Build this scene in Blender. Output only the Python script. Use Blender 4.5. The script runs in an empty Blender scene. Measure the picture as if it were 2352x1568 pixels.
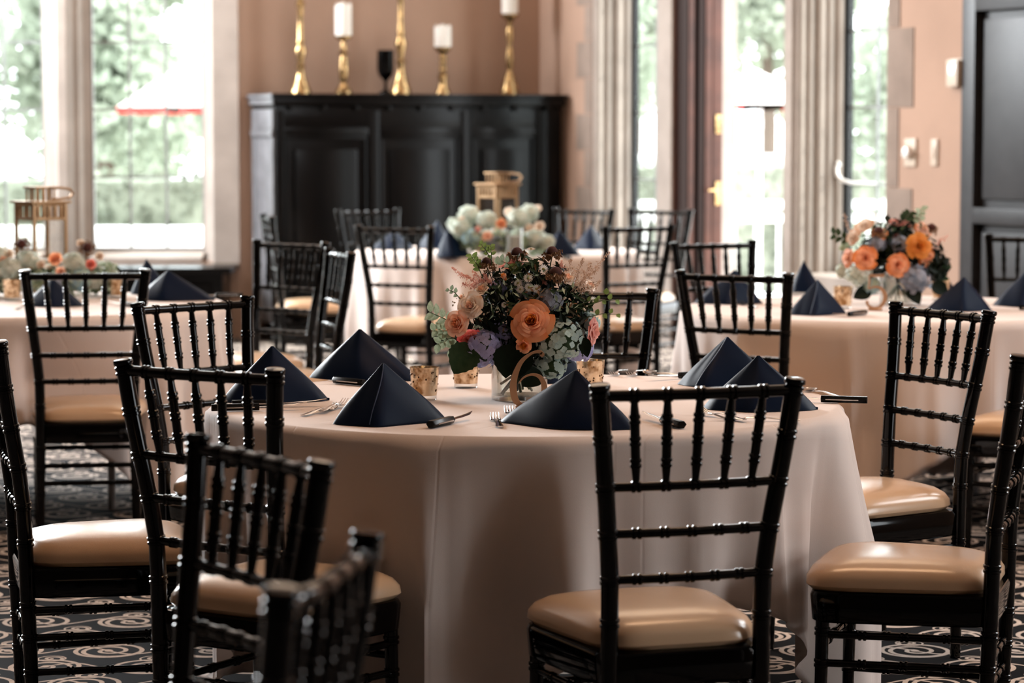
import bpy, bmesh, math, random
from mathutils import Vector, Matrix, Quaternion, noise
PI = math.pi
random.seed(7)
sc = bpy.context.scene
COL = sc.collection

# ------------------------------------------------------------------ camera
CAM_F, CAM_P, CAM_H = 6250.3, 0.0792, 1.4024          # focal length in pixels of a 2352 wide frame, pitch, height
cam_d = bpy.data.cameras.new('camera')
cam = bpy.data.objects.new('camera', cam_d)
COL.objects.link(cam)
cam.location = (0, 0, CAM_H)
cam.rotation_euler = (PI / 2 - CAM_P, 0, 0)
cam_d.sensor_width = 36
cam_d.lens = 36 * CAM_F / 2352
cam_d.clip_start = 0.05
cam_d.clip_end = 400
cam_d.dof.use_dof = True
cam_d.dof.focus_distance = 6.42
cam_d.dof.aperture_fstop = 4.3
cam_d.dof.aperture_blades = 0
sc.camera = cam

# ------------------------------------------------------------------ world and lights
world = bpy.data.worlds.new('sky')
sc.world = world
world.use_nodes = True
wn = world.node_tree
wn.nodes.clear()
w_out = wn.nodes.new('ShaderNodeOutputWorld')
w_bg = wn.nodes.new('ShaderNodeBackground')
w_bg.inputs['Color'].default_value = (0.92, 0.97, 1.0, 1)
w_bg.inputs['Strength'].default_value = 7.5
wn.links.new(w_bg.outputs[0], w_out.inputs[0])

def sun(direction, strength, angle=0.02, color=(1, 0.95, 0.88)):
    l = bpy.data.lights.new('sun', 'SUN')
    l.energy = strength; l.angle = angle; l.color = color
    o = bpy.data.objects.new('sun', l); COL.objects.link(o)
    o.rotation_euler = Vector(direction).to_track_quat('-Z', 'Y').to_euler()
    return o

def area(name, loc, target, sx, sy, power, color):
    l = bpy.data.lights.new(name, 'AREA')
    l.shape = 'RECTANGLE'; l.size = sx; l.size_y = sy; l.energy = power; l.color = color
    o = bpy.data.objects.new(name, l); COL.objects.link(o)
    o.location = loc
    o.rotation_euler = (Vector(target) - Vector(loc)).to_track_quat('-Z', 'Y').to_euler()
    return o

sun((-0.74, -0.20, -0.64), 8.0, 0.03)
WARM = (1.0, 0.72, 0.48)
DAY = (0.93, 0.97, 1.0)
# area lamps added for daylight from unseen windows outside the frame
area('daylight_left_windows', (-6.0, 15.6, 3.4), (-0.6, 10.8, 0.8), 6.0, 2.2, 1750, DAY)
area('daylight_right_windows', (4.75, 8.8, 2.9), (0.2, 6.6, 0.7), 3.2, 2.4, 230, DAY)
area('daylight_right_near', (7.3, 3.4, 2.2), (0.4, 6.0, 0.4), 2.6, 2.0, 30, (1.0, 0.94, 0.90))
area('warm_fill_lamp', (0.6, 7.0, 4.2), (0.7, 10.5, 0.4), 1.6, 1.6, 75, (1.0, 0.60, 0.34))  # unseen warm lamp added to tint the table fronts; no chandelier is modelled
area('ceiling_lamp_glow', (0.5, 12.0, 4.4), (0.5, 12.0, 0), 3.0, 3.0, 50, WARM)
def portal(loc, target, sx, sy):
    o = area('sky_portal', loc, target, sx, sy, 1, (1, 1, 1)); o.data.cycles.is_portal = True
portal((-4.5, 18.40, 2.4), (-4.5, 10, 2.4), 5.0, 3.6)
portal((2.20, 17.0, 2.1), (2.20 - 0.91, 17.0 - 0.415, 2.1), 4.2, 4.2)

vs = sc.view_settings
sc.display_settings.display_device = 'sRGB'
vs.view_transform = 'Standard'
vs.look = 'None'
vs.exposure = 0.2
vs.gamma = 1.0
vs.use_curve_mapping = False
sc.cycles.max_bounces = 10
sc.cycles.transparent_max_bounces = 24
sc.cycles.caustics_reflective = False
sc.cycles.caustics_refractive = False
sc.cycles.sample_clamp_indirect = 6.0

# ------------------------------------------------------------------ pixel helper: a pixel of the photograph and a known height or depth give a point of the room
_c, _s = math.cos(CAM_P), math.sin(CAM_P)
def ray(x, y):
    a = (x - 1176) / CAM_F; b = (y - 784) / CAM_F
    return Vector((a, _c - b * _s, -_s - b * _c))
def at_z(x, y, z):
    r = ray(x, y); t = (z - CAM_H) / r.z
    return r * t + Vector((0, 0, CAM_H))
def at_d(x, y, d):
    r = ray(x, y); t = d / r.y
    return r * t + Vector((0, 0, CAM_H))

# ------------------------------------------------------------------ materials
def mat(name, color, rough=0.5, metal=0.0, spec=0.5, coat=0.0, coat_rough=0.1, sheen=0.0, trans=0.0, ior=1.45, var=0.0, vscale=30.0,
        bump=0.0, bscale=200.0, color2=None, subsurf=0.0):
    m = bpy.data.materials.new(name); m.use_nodes = True
    nt = m.node_tree; b = nt.nodes['Principled BSDF']
    b.inputs['Base Color'].default_value = (*color, 1)
    b.inputs['Roughness'].default_value = rough
    b.inputs['Metallic'].default_value = metal
    b.inputs['Specular IOR Level'].default_value = spec
    b.inputs['Coat Weight'].default_value = coat
    b.inputs['Coat Roughness'].default_value = coat_rough
    b.inputs['Sheen Weight'].default_value = sheen
    b.inputs['Transmission Weight'].default_value = trans
    b.inputs['IOR'].default_value = ior
    if subsurf:
        b.inputs['Subsurface Weight'].default_value = subsurf
        b.inputs['Subsurface Radius'].default_value = (0.01, 0.006, 0.004)
    if var or color2:
        tc = nt.nodes.new('ShaderNodeTexCoord'); n = nt.nodes.new('ShaderNodeTexNoise')
        n.inputs['Scale'].default_value = vscale; n.inputs['Detail'].default_value = 4
        nt.links.new(tc.outputs['Object'], n.inputs['Vector'])
        mx = nt.nodes.new('ShaderNodeMix'); mx.data_type = 'RGBA'
        c2 = color2 or tuple(max(0, c * (1 - var)) for c in color)
        mx.inputs['A'].default_value = (*color, 1); mx.inputs['B'].default_value = (*c2, 1)
        r = nt.nodes.new('ShaderNodeMapRange'); r.inputs['From Min'].default_value = 0.35; r.inputs['From Max'].default_value = 0.65
        nt.links.new(n.outputs['Fac'], r.inputs['Value']); nt.links.new(r.outputs[0], mx.inputs['Factor'])
        nt.links.new(mx.outputs['Result'], b.inputs['Base Color'])
    if bump:
        tc = nt.nodes.new('ShaderNodeTexCoord'); n = nt.nodes.new('ShaderNodeTexNoise')
        n.inputs['Scale'].default_value = bscale; n.inputs['Detail'].default_value = 3
        nt.links.new(tc.outputs['Object'], n.inputs['Vector'])
        bp = nt.nodes.new('ShaderNodeBump'); bp.inputs['Strength'].default_value = bump; bp.inputs['Distance'].default_value = 0.002
        nt.links.new(n.outputs['Fac'], bp.inputs['Height']); nt.links.new(bp.outputs[0], b.inputs['Normal'])
    return m

M = {}
M['lacquer'] = mat('black_lacquer', (0.0010, 0.0008, 0.0008), rough=0.07, spec=0.22, coat=0.12, coat_rough=0.03)
M['vinyl'] = mat('ivory_vinyl', (0.60, 0.40, 0.25), rough=0.24, spec=0.6, coat=0.35, coat_rough=0.16, bump=0.12, bscale=380)
M['cloth'] = mat('ivory_tablecloth', (0.70, 0.60, 0.55), rough=0.8, sheen=0.1, bump=0.12, bscale=500, spec=0.2)
def creases(m, pitch=0.38):
    nt = m.node_tree; b = nt.nodes['Principled BSDF']
    tc = nt.nodes.new('ShaderNodeTexCoord'); sp = nt.nodes.new('ShaderNodeSeparateXYZ'); mp = nt.nodes.new('ShaderNodeMapping'); mp.inputs['Rotation'].default_value = (0, 0, 0.5)
    nt.links.new(tc.outputs['Object'], mp.inputs[0]); nt.links.new(mp.outputs[0], sp.inputs[0])
    prev = None
    for k in (0, 1):
        n = [nt.nodes.new('ShaderNodeMath') for _ in range(5)]
        for q, (op, v) in zip(n, (('DIVIDE', pitch), ('FRACT', 0), ('SUBTRACT', 0.5), ('ABSOLUTE', 0), ('MULTIPLY', pitch / 0.004))):
            q.operation = op; q.inputs[1].default_value = v
        nt.links.new(sp.outputs[k], n[0].inputs[0])
        for a_, b_ in zip(n, n[1:]): nt.links.new(a_.outputs[0], b_.inputs[0])
        n[4].use_clamp = True
        if prev is None: prev = n[4]
        else:
            mn = nt.nodes.new('ShaderNodeMath'); mn.operation = 'MINIMUM'; nt.links.new(prev.outputs[0], mn.inputs[0]); nt.links.new(n[4].outputs[0], mn.inputs[1])
            bp = nt.nodes.new('ShaderNodeBump'); bp.inputs['Strength'].default_value = 0.35; bp.inputs['Distance'].default_value = 0.002
            old = b.inputs['Normal'].links[0].from_socket
            nt.links.new(mn.outputs[0], bp.inputs['Height']); nt.links.new(old, bp.inputs['Normal']); nt.links.new(bp.outputs[0], b.inputs['Normal'])
creases(M['cloth'])
M['napkin'] = mat('navy_satin', (0.0028, 0.0085, 0.025), rough=0.46, sheen=0.0, spec=0.10, bump=0.06, bscale=700)
M['napkin'].node_tree.nodes['Principled BSDF'].inputs['Sheen Tint'].default_value = (0.15, 0.3, 0.75, 1)
M['napkin_hem'] = mat('navy_hem', (0.03, 0.05, 0.10), rough=0.5)
M['plaster'] = mat('peach_plaster', (0.40, 0.265, 0.198), rough=0.85, var=0.12, vscale=1.5, bump=0.15, bscale=60, spec=0.2)
M['stone'] = mat('limestone', (0.35, 0.298, 0.262), rough=0.85, var=0.18, vscale=4, bump=0.2, bscale=80, spec=0.2)
M['quoin'] = mat('grey_quoin_stone', (0.26, 0.20, 0.165), rough=0.9, var=0.15, vscale=6, spec=0.2)
M['darkwood'] = mat('ebonised_wood', (0.0012, 0.001, 0.001), rough=0.26, spec=0.07, coat=0.16, coat_rough=0.16, var=0.3, vscale=8)
M['sheenwood'] = mat('painted_window_sheen', (0.14, 0.14, 0.15), rough=0.32, var=0.35, vscale=7)  # the ebonised wood again, reflected window light painted in as grey
M['brownwood'] = mat('dark_mahogany', (0.085, 0.030, 0.018), rough=0.35, spec=0.3, var=0.5, vscale=5)
M['mahogany_dark'] = mat('blackened_mahogany', (0.016, 0.007, 0.005), rough=0.4, spec=0.15)
M['greywood'] = mat('slate_painted_wood', (0.026, 0.025, 0.027), rough=0.40, spec=0.28, var=0.2, vscale=10)
M['iron'] = mat('black_iron', (0.008, 0.008, 0.008), rough=0.35, metal=0.4)
M['lead'] = mat('lead_came', (0.24, 0.25, 0.25), rough=0.5, metal=0.2)
M['ceiling'] = mat('ceiling_plaster', (0.62, 0.50, 0.42), rough=0.9)
M['brass'] = mat('antique_brass', (0.52, 0.34, 0.16), rough=0.25, metal=0.9, var=0.6, vscale=25)
M['gold'] = mat('brushed_gold', (0.38, 0.24, 0.13), rough=0.35, metal=0.75)
M['copper'] = mat('gold_painted_wood', (0.42, 0.235, 0.13), rough=0.42, metal=0.45)
M['steel'] = mat('polished_steel', (0.62, 0.58, 0.56), rough=0.14, metal=1.0)
M['black_plastic'] = mat('black_handle', (0.003, 0.003, 0.003), rough=0.25, spec=0.2)
M['wax'] = mat('white_wax', (0.66, 0.63, 0.58), rough=0.5, subsurf=0.2)
M['cream_plastic'] = mat('cream_plastic', (0.52, 0.42, 0.33), rough=0.4)
M['chrome'] = mat('satin_chrome', (0.75, 0.72, 0.7), rough=0.25, metal=0.9)
M['white_paint'] = mat('white_paint', (0.85, 0.85, 0.84), rough=0.5)
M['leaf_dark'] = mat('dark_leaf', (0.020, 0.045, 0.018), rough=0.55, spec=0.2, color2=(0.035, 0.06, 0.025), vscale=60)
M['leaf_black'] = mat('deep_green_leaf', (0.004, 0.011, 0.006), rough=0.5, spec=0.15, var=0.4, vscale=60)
M['leaf_sage'] = mat('sage_leaf', (0.20, 0.28, 0.17), rough=0.5, color2=(0.45, 0.50, 0.36), vscale=90)
M['leaf_lime'] = mat('lime_leaf', (0.19, 0.26, 0.07), rough=0.5, var=0.4, vscale=90)
M['stem'] = mat('flower_stem', (0.06, 0.085, 0.03), rough=0.5)
M['rose_orange'] = mat('apricot_petal', (0.96, 0.47, 0.25), rough=0.6, color2=(0.96, 0.54, 0.33), vscale=40, sheen=0.2)
M['rose_heart'] = mat('amber_petal', (0.80, 0.30, 0.05), rough=0.6)
M['rose_peach'] = mat('peach_petal', (0.96, 0.60, 0.42), rough=0.6, color2=(0.96, 0.68, 0.53), vscale=40, sheen=0.2)
M['rose_cream'] = mat('cream_petal', (0.93, 0.80, 0.67), rough=0.6, color2=(0.94, 0.85, 0.76), vscale=40, sheen=0.2)
M['rose_pink'] = mat('pink_petal', (0.84, 0.42, 0.36), rough=0.6, color2=(0.86, 0.52, 0.45), vscale=40, sheen=0.2)
M['rose_coral'] = mat('coral_petal', (0.86, 0.20, 0.17), rough=0.6, color2=(0.88, 0.38, 0.28), vscale=50, sheen=0.2)
M['hyd_blue'] = mat('lavender_floret', (0.34, 0.40, 0.74), rough=0.65, color2=(0.55, 0.50, 0.70), vscale=28)
M['hyd_green'] = mat('sea_green_floret', (0.30, 0.50, 0.62), rough=0.65, color2=(0.60, 0.68, 0.50), vscale=24)
M['hyd_slate'] = mat('slate_floret', (0.24, 0.30, 0.38), rough=0.65, color2=(0.44, 0.44, 0.50), vscale=28)
M['hyd_pale'] = mat('pale_floret', (0.58, 0.66, 0.60), rough=0.65, color2=(0.72, 0.72, 0.62), vscale=20)
M['scab_top'] = mat('rust_flower_cone', (0.075, 0.014, 0.008), rough=0.8, bump=0.8, bscale=500)
M['scab_skirt'] = mat('dry_brown_florets', (0.36, 0.20, 0.10), rough=0.8, color2=(0.14, 0.07, 0.035), vscale=150)
M['daisy'] = mat('white_daisy_petal', (0.72, 0.66, 0.60), rough=0.6)
M['daisy_eye'] = mat('daisy_eye', (0.28, 0.25, 0.08), rough=0.8)
M['astilbe'] = mat('pink_astilbe', (0.86, 0.48, 0.40), rough=0.8, color2=(0.92, 0.68, 0.58), vscale=200)
M['astilbe_pale'] = mat('blush_astilbe', (0.88, 0.72, 0.60), rough=0.8, color2=(0.60, 0.42, 0.30), vscale=200)
M['bud'] = mat('tiny_white_bud', (0.62, 0.56, 0.48), rough=0.7)
M['terrace'] = mat('pale_terrace_paving', (0.62, 0.60, 0.57), rough=0.9, var=0.2, vscale=2)
M['foliage'] = mat('garden_foliage', (0.30, 0.345, 0.265), rough=0.8, color2=(0.44, 0.475, 0.40), vscale=0.9)
M['hedge'] = mat('clipped_hedge', (0.12, 0.135, 0.10), rough=0.8, color2=(0.26, 0.28, 0.22), vscale=1.5)
M['bark'] = mat('tree_bark', (0.12, 0.09, 0.07), rough=0.9)
M['canvas'] = mat('white_canvas', (0.88, 0.86, 0.84), rough=0.8)
M['red_trim'] = mat('red_canvas_trim', (0.75, 0.05, 0.04), rough=0.8)
M['table_metal'] = mat('folding_leg_steel', (0.25, 0.25, 0.26), rough=0.4, metal=0.8)
M['ply'] = mat('plywood_top', (0.35, 0.22, 0.12), rough=0.7)

def deepen(m, deep, top):
    """rose petals are a deeper colour towards their base, with shade between petals painted in: a gradient along the petal's own length"""
    nt = m.node_tree; b = nt.nodes['Principled BSDF']; src = b.inputs['Base Color'].links[0].from_socket
    tc = nt.nodes.new('ShaderNodeTexCoord'); sp = nt.nodes.new('ShaderNodeSeparateXYZ'); nt.links.new(tc.outputs['Object'], sp.inputs[0])
    r = nt.nodes.new('ShaderNodeMapRange'); r.inputs['From Min'].default_value = 0.12; r.inputs['From Max'].default_value = top
    nt.links.new(sp.outputs[2], r.inputs['Value'])
    mx = nt.nodes.new('ShaderNodeMix'); mx.data_type = 'RGBA'; mx.inputs['A'].default_value = (*deep, 1)
    nt.links.new(r.outputs[0], mx.inputs['Factor']); nt.links.new(src, mx.inputs['B']); nt.links.new(mx.outputs['Result'], b.inputs['Base Color'])
deepen(M['rose_orange'], (0.78, 0.23, 0.06), 0.30)
deepen(M['rose_peach'], (0.80, 0.28, 0.10), 0.30)
deepen(M['rose_cream'], (0.80, 0.50, 0.32), 0.30)
deepen(M['rose_pink'], (0.80, 0.25, 0.20), 0.30)
deepen(M['rose_coral'], (0.75, 0.08, 0.10), 0.30)

def translucent(m, amount):
    nt = m.node_tree; b = nt.nodes['Principled BSDF']; out = [n for n in nt.nodes if n.type == 'OUTPUT_MATERIAL'][0]
    t = nt.nodes.new('ShaderNodeBsdfTranslucent'); mx = nt.nodes.new('ShaderNodeMixShader'); mx.inputs[0].default_value = amount
    if b.inputs['Base Color'].links: nt.links.new(b.inputs['Base Color'].links[0].from_socket, t.inputs[0])
    else: t.inputs[0].default_value = b.inputs['Base Color'].default_value
    nt.links.new(b.outputs[0], mx.inputs[1]); nt.links.new(t.outputs[0], mx.inputs[2]); nt.links.new(mx.outputs[0], out.inputs[0])
for k in ('rose_orange', 'rose_heart', 'rose_peach', 'rose_cream', 'rose_pink', 'rose_coral', 'hyd_blue', 'hyd_green', 'hyd_slate', 'hyd_pale', 'leaf_sage', 'leaf_lime', 'daisy', 'astilbe', 'astilbe_pale', 'foliage', 'canvas'):
    translucent(M[k], 0.38)

def glass_pane_mat():
    m = bpy.data.materials.new('window_glass'); m.use_nodes = True
    nt = m.node_tree; nt.nodes.clear()
    o = nt.nodes.new('ShaderNodeOutputMaterial'); mx = nt.nodes.new('ShaderNodeMixShader')
    t = nt.nodes.new('ShaderNodeBsdfTransparent'); g = nt.nodes.new('ShaderNodeBsdfGlossy')
    t.inputs[0].default_value = (0.94, 0.96, 0.95, 1); g.inputs['Roughness'].default_value = 0.05
    mx.inputs[0].default_value = 0.06
    nt.links.new(t.outputs[0], mx.inputs[1]); nt.links.new(g.outputs[0], mx.inputs[2]); nt.links.new(mx.outputs[0], o.inputs[0])
    return m
M['pane'] = glass_pane_mat()
M['panelling'] = mat('dark_oak_panelling', (0.05, 0.03, 0.02), rough=0.6, spec=0.2)

def clear_glass_mat(name, tint, fac):
    m = bpy.data.materials.new(name); m.use_nodes = True
    nt = m.node_tree; nt.nodes.clear()
    o = nt.nodes.new('ShaderNodeOutputMaterial'); mx = nt.nodes.new('ShaderNodeMixShader')
    t = nt.nodes.new('ShaderNodeBsdfTransparent'); g = nt.nodes.new('ShaderNodeBsdfGlossy')
    lw = nt.nodes.new('ShaderNodeLayerWeight'); lw.inputs['Blend'].default_value = fac
    t.inputs[0].default_value = (*tint, 1); g.inputs['Roughness'].default_value = 0.03
    nt.links.new(lw.outputs['Facing'], mx.inputs[0])
    nt.links.new(t.outputs[0], mx.inputs[1]); nt.links.new(g.outputs[0], mx.inputs[2]); nt.links.new(mx.outputs[0], o.inputs[0])
    return m
M['vase_glass'] = clear_glass_mat('clear_vase_glass', (0.93, 0.94, 0.93), 0.35)
M['lantern_glass'] = clear_glass_mat('lantern_glass', (0.96, 0.96, 0.95), 0.15)

def mercury_mat():
    m = bpy.data.materials.new('gold_mercury_glass'); m.use_nodes = True
    nt = m.node_tree; b = nt.nodes['Principled BSDF']
    tc = nt.nodes.new('ShaderNodeTexCoord'); n = nt.nodes.new('ShaderNodeTexNoise'); v = nt.nodes.new('ShaderNodeTexVoronoi')
    n.inputs['Scale'].default_value = 45; n.inputs['Detail'].default_value = 5; v.inputs['Scale'].default_value = 60
    nt.links.new(tc.outputs['Object'], n.inputs['Vector']); nt.links.new(tc.outputs['Object'], v.inputs['Vector'])
    cr = nt.nodes.new('ShaderNodeValToRGB')
    cr.color_ramp.elements[0].position = 0.36; cr.color_ramp.elements[0].color = (0.30, 0.16, 0.06, 1)
    cr.color_ramp.elements[1].position = 0.55; cr.color_ramp.elements[1].color = (0.86, 0.68, 0.47, 1)
    nt.links.new(n.outputs['Fac'], cr.inputs[0]); nt.links.new(cr.outputs[0], b.inputs['Base Color'])
    b.inputs['Metallic'].default_value = 0.8; b.inputs['Roughness'].default_value = 0.22
    bp = nt.nodes.new('ShaderNodeBump'); bp.inputs['Strength'].default_value = 0.5; bp.inputs['Distance'].default_value = 0.002
    nt.links.new(v.outputs['Distance'], bp.inputs['Height']); nt.links.new(bp.outputs[0], b.inputs['Normal'])
    return m
M['mercury'] = mercury_mat()

def carpet_mat():
    m = bpy.data.materials.new('scroll_carpet'); m.use_nodes = True
    nt = m.node_tree; b = nt.nodes['Principled BSDF']; L = nt.links
    def math_(op, a, c=None, clamp=False):
        n = nt.nodes.new('ShaderNodeMath'); n.operation = op; n.use_clamp = clamp
        for i, v in enumerate((a, c)):
            if v is None: continue
            if isinstance(v, (int, float)): n.inputs[i].default_value = v
            else: L.new(v, n.inputs[i])
        return n.outputs[0]
    tc = nt.nodes.new('ShaderNodeTexCoord'); sp = nt.nodes.new('ShaderNodeSeparateXYZ')
    nz = nt.nodes.new('ShaderNodeTexNoise'); nz.inputs['Scale'].default_value = 60
    L.new(tc.outputs['Object'], nz.inputs['Vector']); L.new(tc.outputs['Object'], sp.inputs[0])
    X, Y = sp.outputs[0], sp.outputs[1]
    def spirals(px, py, ox, oy, R, turns, width, sign):
        # a row-staggered lattice of scrolls: a spiral band inside a ring
        yy = math_('DIVIDE', math_('ADD', Y, oy), py)
        row = math_('FLOOR', yy)
        par = math_('MODULO', math_('ABSOLUTE', row), 2.0)
        xx = math_('ADD', math_('DIVIDE', math_('ADD', X, ox), px), math_('MULTIPLY', par, 0.5))
        u = math_('MULTIPLY', math_('SUBTRACT', math_('FRACT', xx), 0.5), px)
        v = math_('MULTIPLY', math_('SUBTRACT', math_('FRACT', yy), 0.5), py)
        flip = math_('SUBTRACT', 1.0, math_('MULTIPLY', par, 2.0))
        u = math_('MULTIPLY', u, flip)
        r = math_('SQRT', math_('ADD', math_('MULTIPLY', u, u), math_('MULTIPLY', v, v)))
        th = math_('DIVIDE', math_('ARCTAN2', v, u), 2 * PI * sign)
        ph = math_('FRACT', math_('ADD', math_('MULTIPLY', math_('DIVIDE', r, R), turns), th))
        band = math_('LESS_THAN', math_('ABSOLUTE', math_('SUBTRACT', ph, 0.5)), width)
        inside = math_('LESS_THAN', r, R)
        core = math_('LESS_THAN', r, R * 0.13)
        ring = math_('LESS_THAN', math_('ABSOLUTE', math_('SUBTRACT', r, R)), R * 0.075)
        return math_('MAXIMUM', math_('MAXIMUM', math_('MULTIPLY', band, inside), core), ring)
    a = spirals(0.270, 0.215, 0.0, 0.0, 0.088, 2.0, 0.15, 1)
    c = spirals(0.270, 0.215, 0.135, 0.1075, 0.036, 1.3, 0.17, -1)
    # waving vines between the scrolls
    w = math_('SINE', math_('MULTIPLY', X, 2 * PI / 0.27))
    wy = math_('ADD', Y, math_('MULTIPLY', w, 0.045))
    vine = math_('LESS_THAN', math_('ABSOLUTE', math_('SUBTRACT', math_('FRACT', math_('DIVIDE', wy, 0.215)), 0.5)), 0.028)
    f = math_('MAXIMUM', math_('MAXIMUM', a, c), vine)
    mx = nt.nodes.new('ShaderNodeMix'); mx.data_type = 'RGBA'
    mx.inputs['A'].default_value = (0.006, 0.006, 0.007, 1); mx.inputs['B'].default_value = (0.62, 0.52, 0.45, 1)
    L.new(f, mx.inputs['Factor'])
    m2 = nt.nodes.new('ShaderNodeMix'); m2.data_type = 'RGBA'; m2.blend_type = 'MULTIPLY'; m2.inputs['Factor'].default_value = 0.45
    L.new(mx.outputs['Result'], m2.inputs['A']); L.new(nz.outputs['Fac'], m2.inputs['B'])
    L.new(m2.outputs['Result'], b.inputs['Base Color'])
    b.inputs['Roughness'].default_value = 0.95; b.inputs['Specular IOR Level'].default_value = 0.05
    return m
M['carpet'] = carpet_mat()

# ------------------------------------------------------------------ mesh helpers
def obj(name, bm, m, parent=None, smooth=True, loc=None):
    me = bpy.data.meshes.new(name)
    bmesh.ops.recalc_face_normals(bm, faces=bm.faces)
    bm.to_mesh(me); bm.free()
    if smooth:
        me.polygons.foreach_set('use_smooth', [True] * len(me.polygons))
        me.set_sharp_from_angle(angle=math.radians(40))
    ms = m if isinstance(m, (list, tuple)) else [m]
    for mm in ms: me.materials.append(mm)
    o = bpy.data.objects.new(name, me); COL.objects.link(o)
    if loc is not None: o.location = loc
    if parent: o.parent = parent
    return o

def share(name, me, parent=None, mw=None):
    o = bpy.data.objects.new(name, me); COL.objects.link(o)
    if parent: o.parent = parent
    if mw is not None: o.matrix_local = mw
    return o

def thing(name, label, cat, loc=(0, 0, 0), rz=0.0, group=None):
    o = bpy.data.objects.new(name, None); COL.objects.link(o)
    o.empty_display_size = 0.1
    o.location = loc; o.rotation_euler = (0, 0, rz)
    return tag(o, label, cat, group)

def tag(o, label, cat, group=None, kind=None):
    if label: o['label'] = label
    if cat: o['category'] = cat
    if group: o['group'] = group
    if kind: o['kind'] = kind
    return o

def struct(name, bm, m, smooth=False, label=None):
    o = obj(name, bm, m, smooth=smooth); o['kind'] = 'structure'
    if label: o['label'] = label
    return o

def box(bm, x0, x1, y0, y1, z0, z1, T=None, bevel=0.0):
    r = bmesh.ops.create_cube(bm, size=1.0)
    vs_ = r['verts']
    mtx = Matrix.Translation(((x0 + x1) / 2, (y0 + y1) / 2, (z0 + z1) / 2)) @ Matrix.Diagonal((x1 - x0, y1 - y0, z1 - z0, 1))
    if T is not None: mtx = T @ mtx
    bmesh.ops.transform(bm, matrix=mtx, verts=vs_)
    if bevel:
        es = list({e for v in vs_ for e in v.link_edges})
        bmesh.ops.bevel(bm, geom=es, offset=bevel, segments=2, profile=0.7, affect='EDGES')
    return vs_

def sweep(bm, pts, radii, seg=12, cap=True, flat=(1.0, 1.0)):
    """turned or bent rod: rings of the given radii along pts"""
    pts = [Vector(p) for p in pts]
    n = len(pts); rings = []
    up = None
    for i in range(n):
        t = (pts[min(i + 1, n - 1)] - pts[max(i - 1, 0)])
        t = t.normalized() if t.length > 1e-9 else Vector((0, 0, 1))
        if up is None:
            a = Vector((1, 0, 0)) if abs(t.x) < 0.9 else Vector((0, 1, 0))
            up = (a - t * a.dot(t)).normalized()
        else:
            up = (up - t * up.dot(t)).normalized()
        sd = t.cross(up)
        ring = []
        for k in range(seg):
            an = 2 * PI * k / seg
            ring.append(bm.verts.new(pts[i] + up * (math.cos(an) * radii[i] * flat[0]) + sd * (math.sin(an) * radii[i] * flat[1])))
        rings.append(ring)
    for i in range(n - 1):
        for k in range(seg):
            k2 = (k + 1) % seg
            bm.faces.new((rings[i][k], rings[i][k2], rings[i + 1][k2], rings[i + 1][k]))
    if cap:
        bm.faces.new(list(reversed(rings[0]))); bm.faces.new(rings[-1])
    return rings

def lathe(bm, prof, seg=24, T=None, cap=True):
    vs0 = len(bm.verts)
    rings = []
    for r, z in prof:
        rings.append([bm.verts.new((r * math.cos(2 * PI * k / seg), r * math.sin(2 * PI * k / seg), z)) for k in range(seg)])
    for i in range(len(rings) - 1):
        for k in range(seg):
            k2 = (k + 1) % seg
            bm.faces.new((rings[i][k], rings[i][k2], rings[i + 1][k2], rings[i + 1][k]))
    if cap:
        bm.faces.new(list(reversed(rings[0]))); bm.faces.new(rings[-1])
    if T is not None:
        bmesh.ops.transform(bm, matrix=T, verts=[v for rg in rings for v in rg])

def turned(p0, p1, r, rings, ring_r=1.22, taper=None, bow=None, n_per=1):
    """list of (point, radius) for a straight bamboo style rod with double rings at the given fractions"""
    p0, p1 = Vector(p0), Vector(p1); L = (p1 - p0).length
    ev = [0.0, 1.0]
    w = 0.0042 / L
    prof = []
    def rad(t): return r * (taper(t) if taper else 1.0)
    base = [i / 10 for i in range(11)]
    marks = []
    for c in rings:
        for d, k in ((-2.3, 1), (-1.9, ring_r), (-0.7, ring_r), (-0.3, 1.0), (0.3, 1.0), (0.7, ring_r), (1.9, ring_r), (2.3, 1)):
            marks.append((c + d * w, k))
    ts = [(t, 1.0) for t in base if all(abs(t - c) > 2.6 * w for c in rings)] + [m_ for m_ in marks if 0 <= m_[0] <= 1]
    ts.sort()
    pts = []; rr = []
    for t, k in ts:
        p = p0.lerp(p1, t)
        if bow: p = p + Vector(bow) * (4 * t * (1 - t))
        pts.append(p); rr.append(rad(t) * k)
    return pts, rr

# ------------------------------------------------------------------ the room
TH = math.radians(24.5)
K = Vector((0.19, 18.9, 0))                      # far corner behind the cabinet
U = Vector((math.cos(TH), math.sin(TH), 0))      # along the back wall, to the right
V = Vector((math.sin(TH), -math.cos(TH), 0))     # along the right wall, towards the camera
OUT = Vector((math.cos(TH), math.sin(TH), 0))    # outwards through the right wall
CEIL = 4.6
def frame(origin, ax, ay):
    m_ = Matrix.Identity(4)
    m_.col[0][:3] = ax; m_.col[1][:3] = ay; m_.col[2][:3] = (0, 0, 1); m_.col[3][:3] = origin
    return m_
RW = frame(K, V, OUT)                            # right wall frame: x along, y outwards
BW = frame(K, -U, Vector((-math.sin(TH), math.cos(TH), 0)))   # back wall frame: x to the left, y outwards

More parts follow.
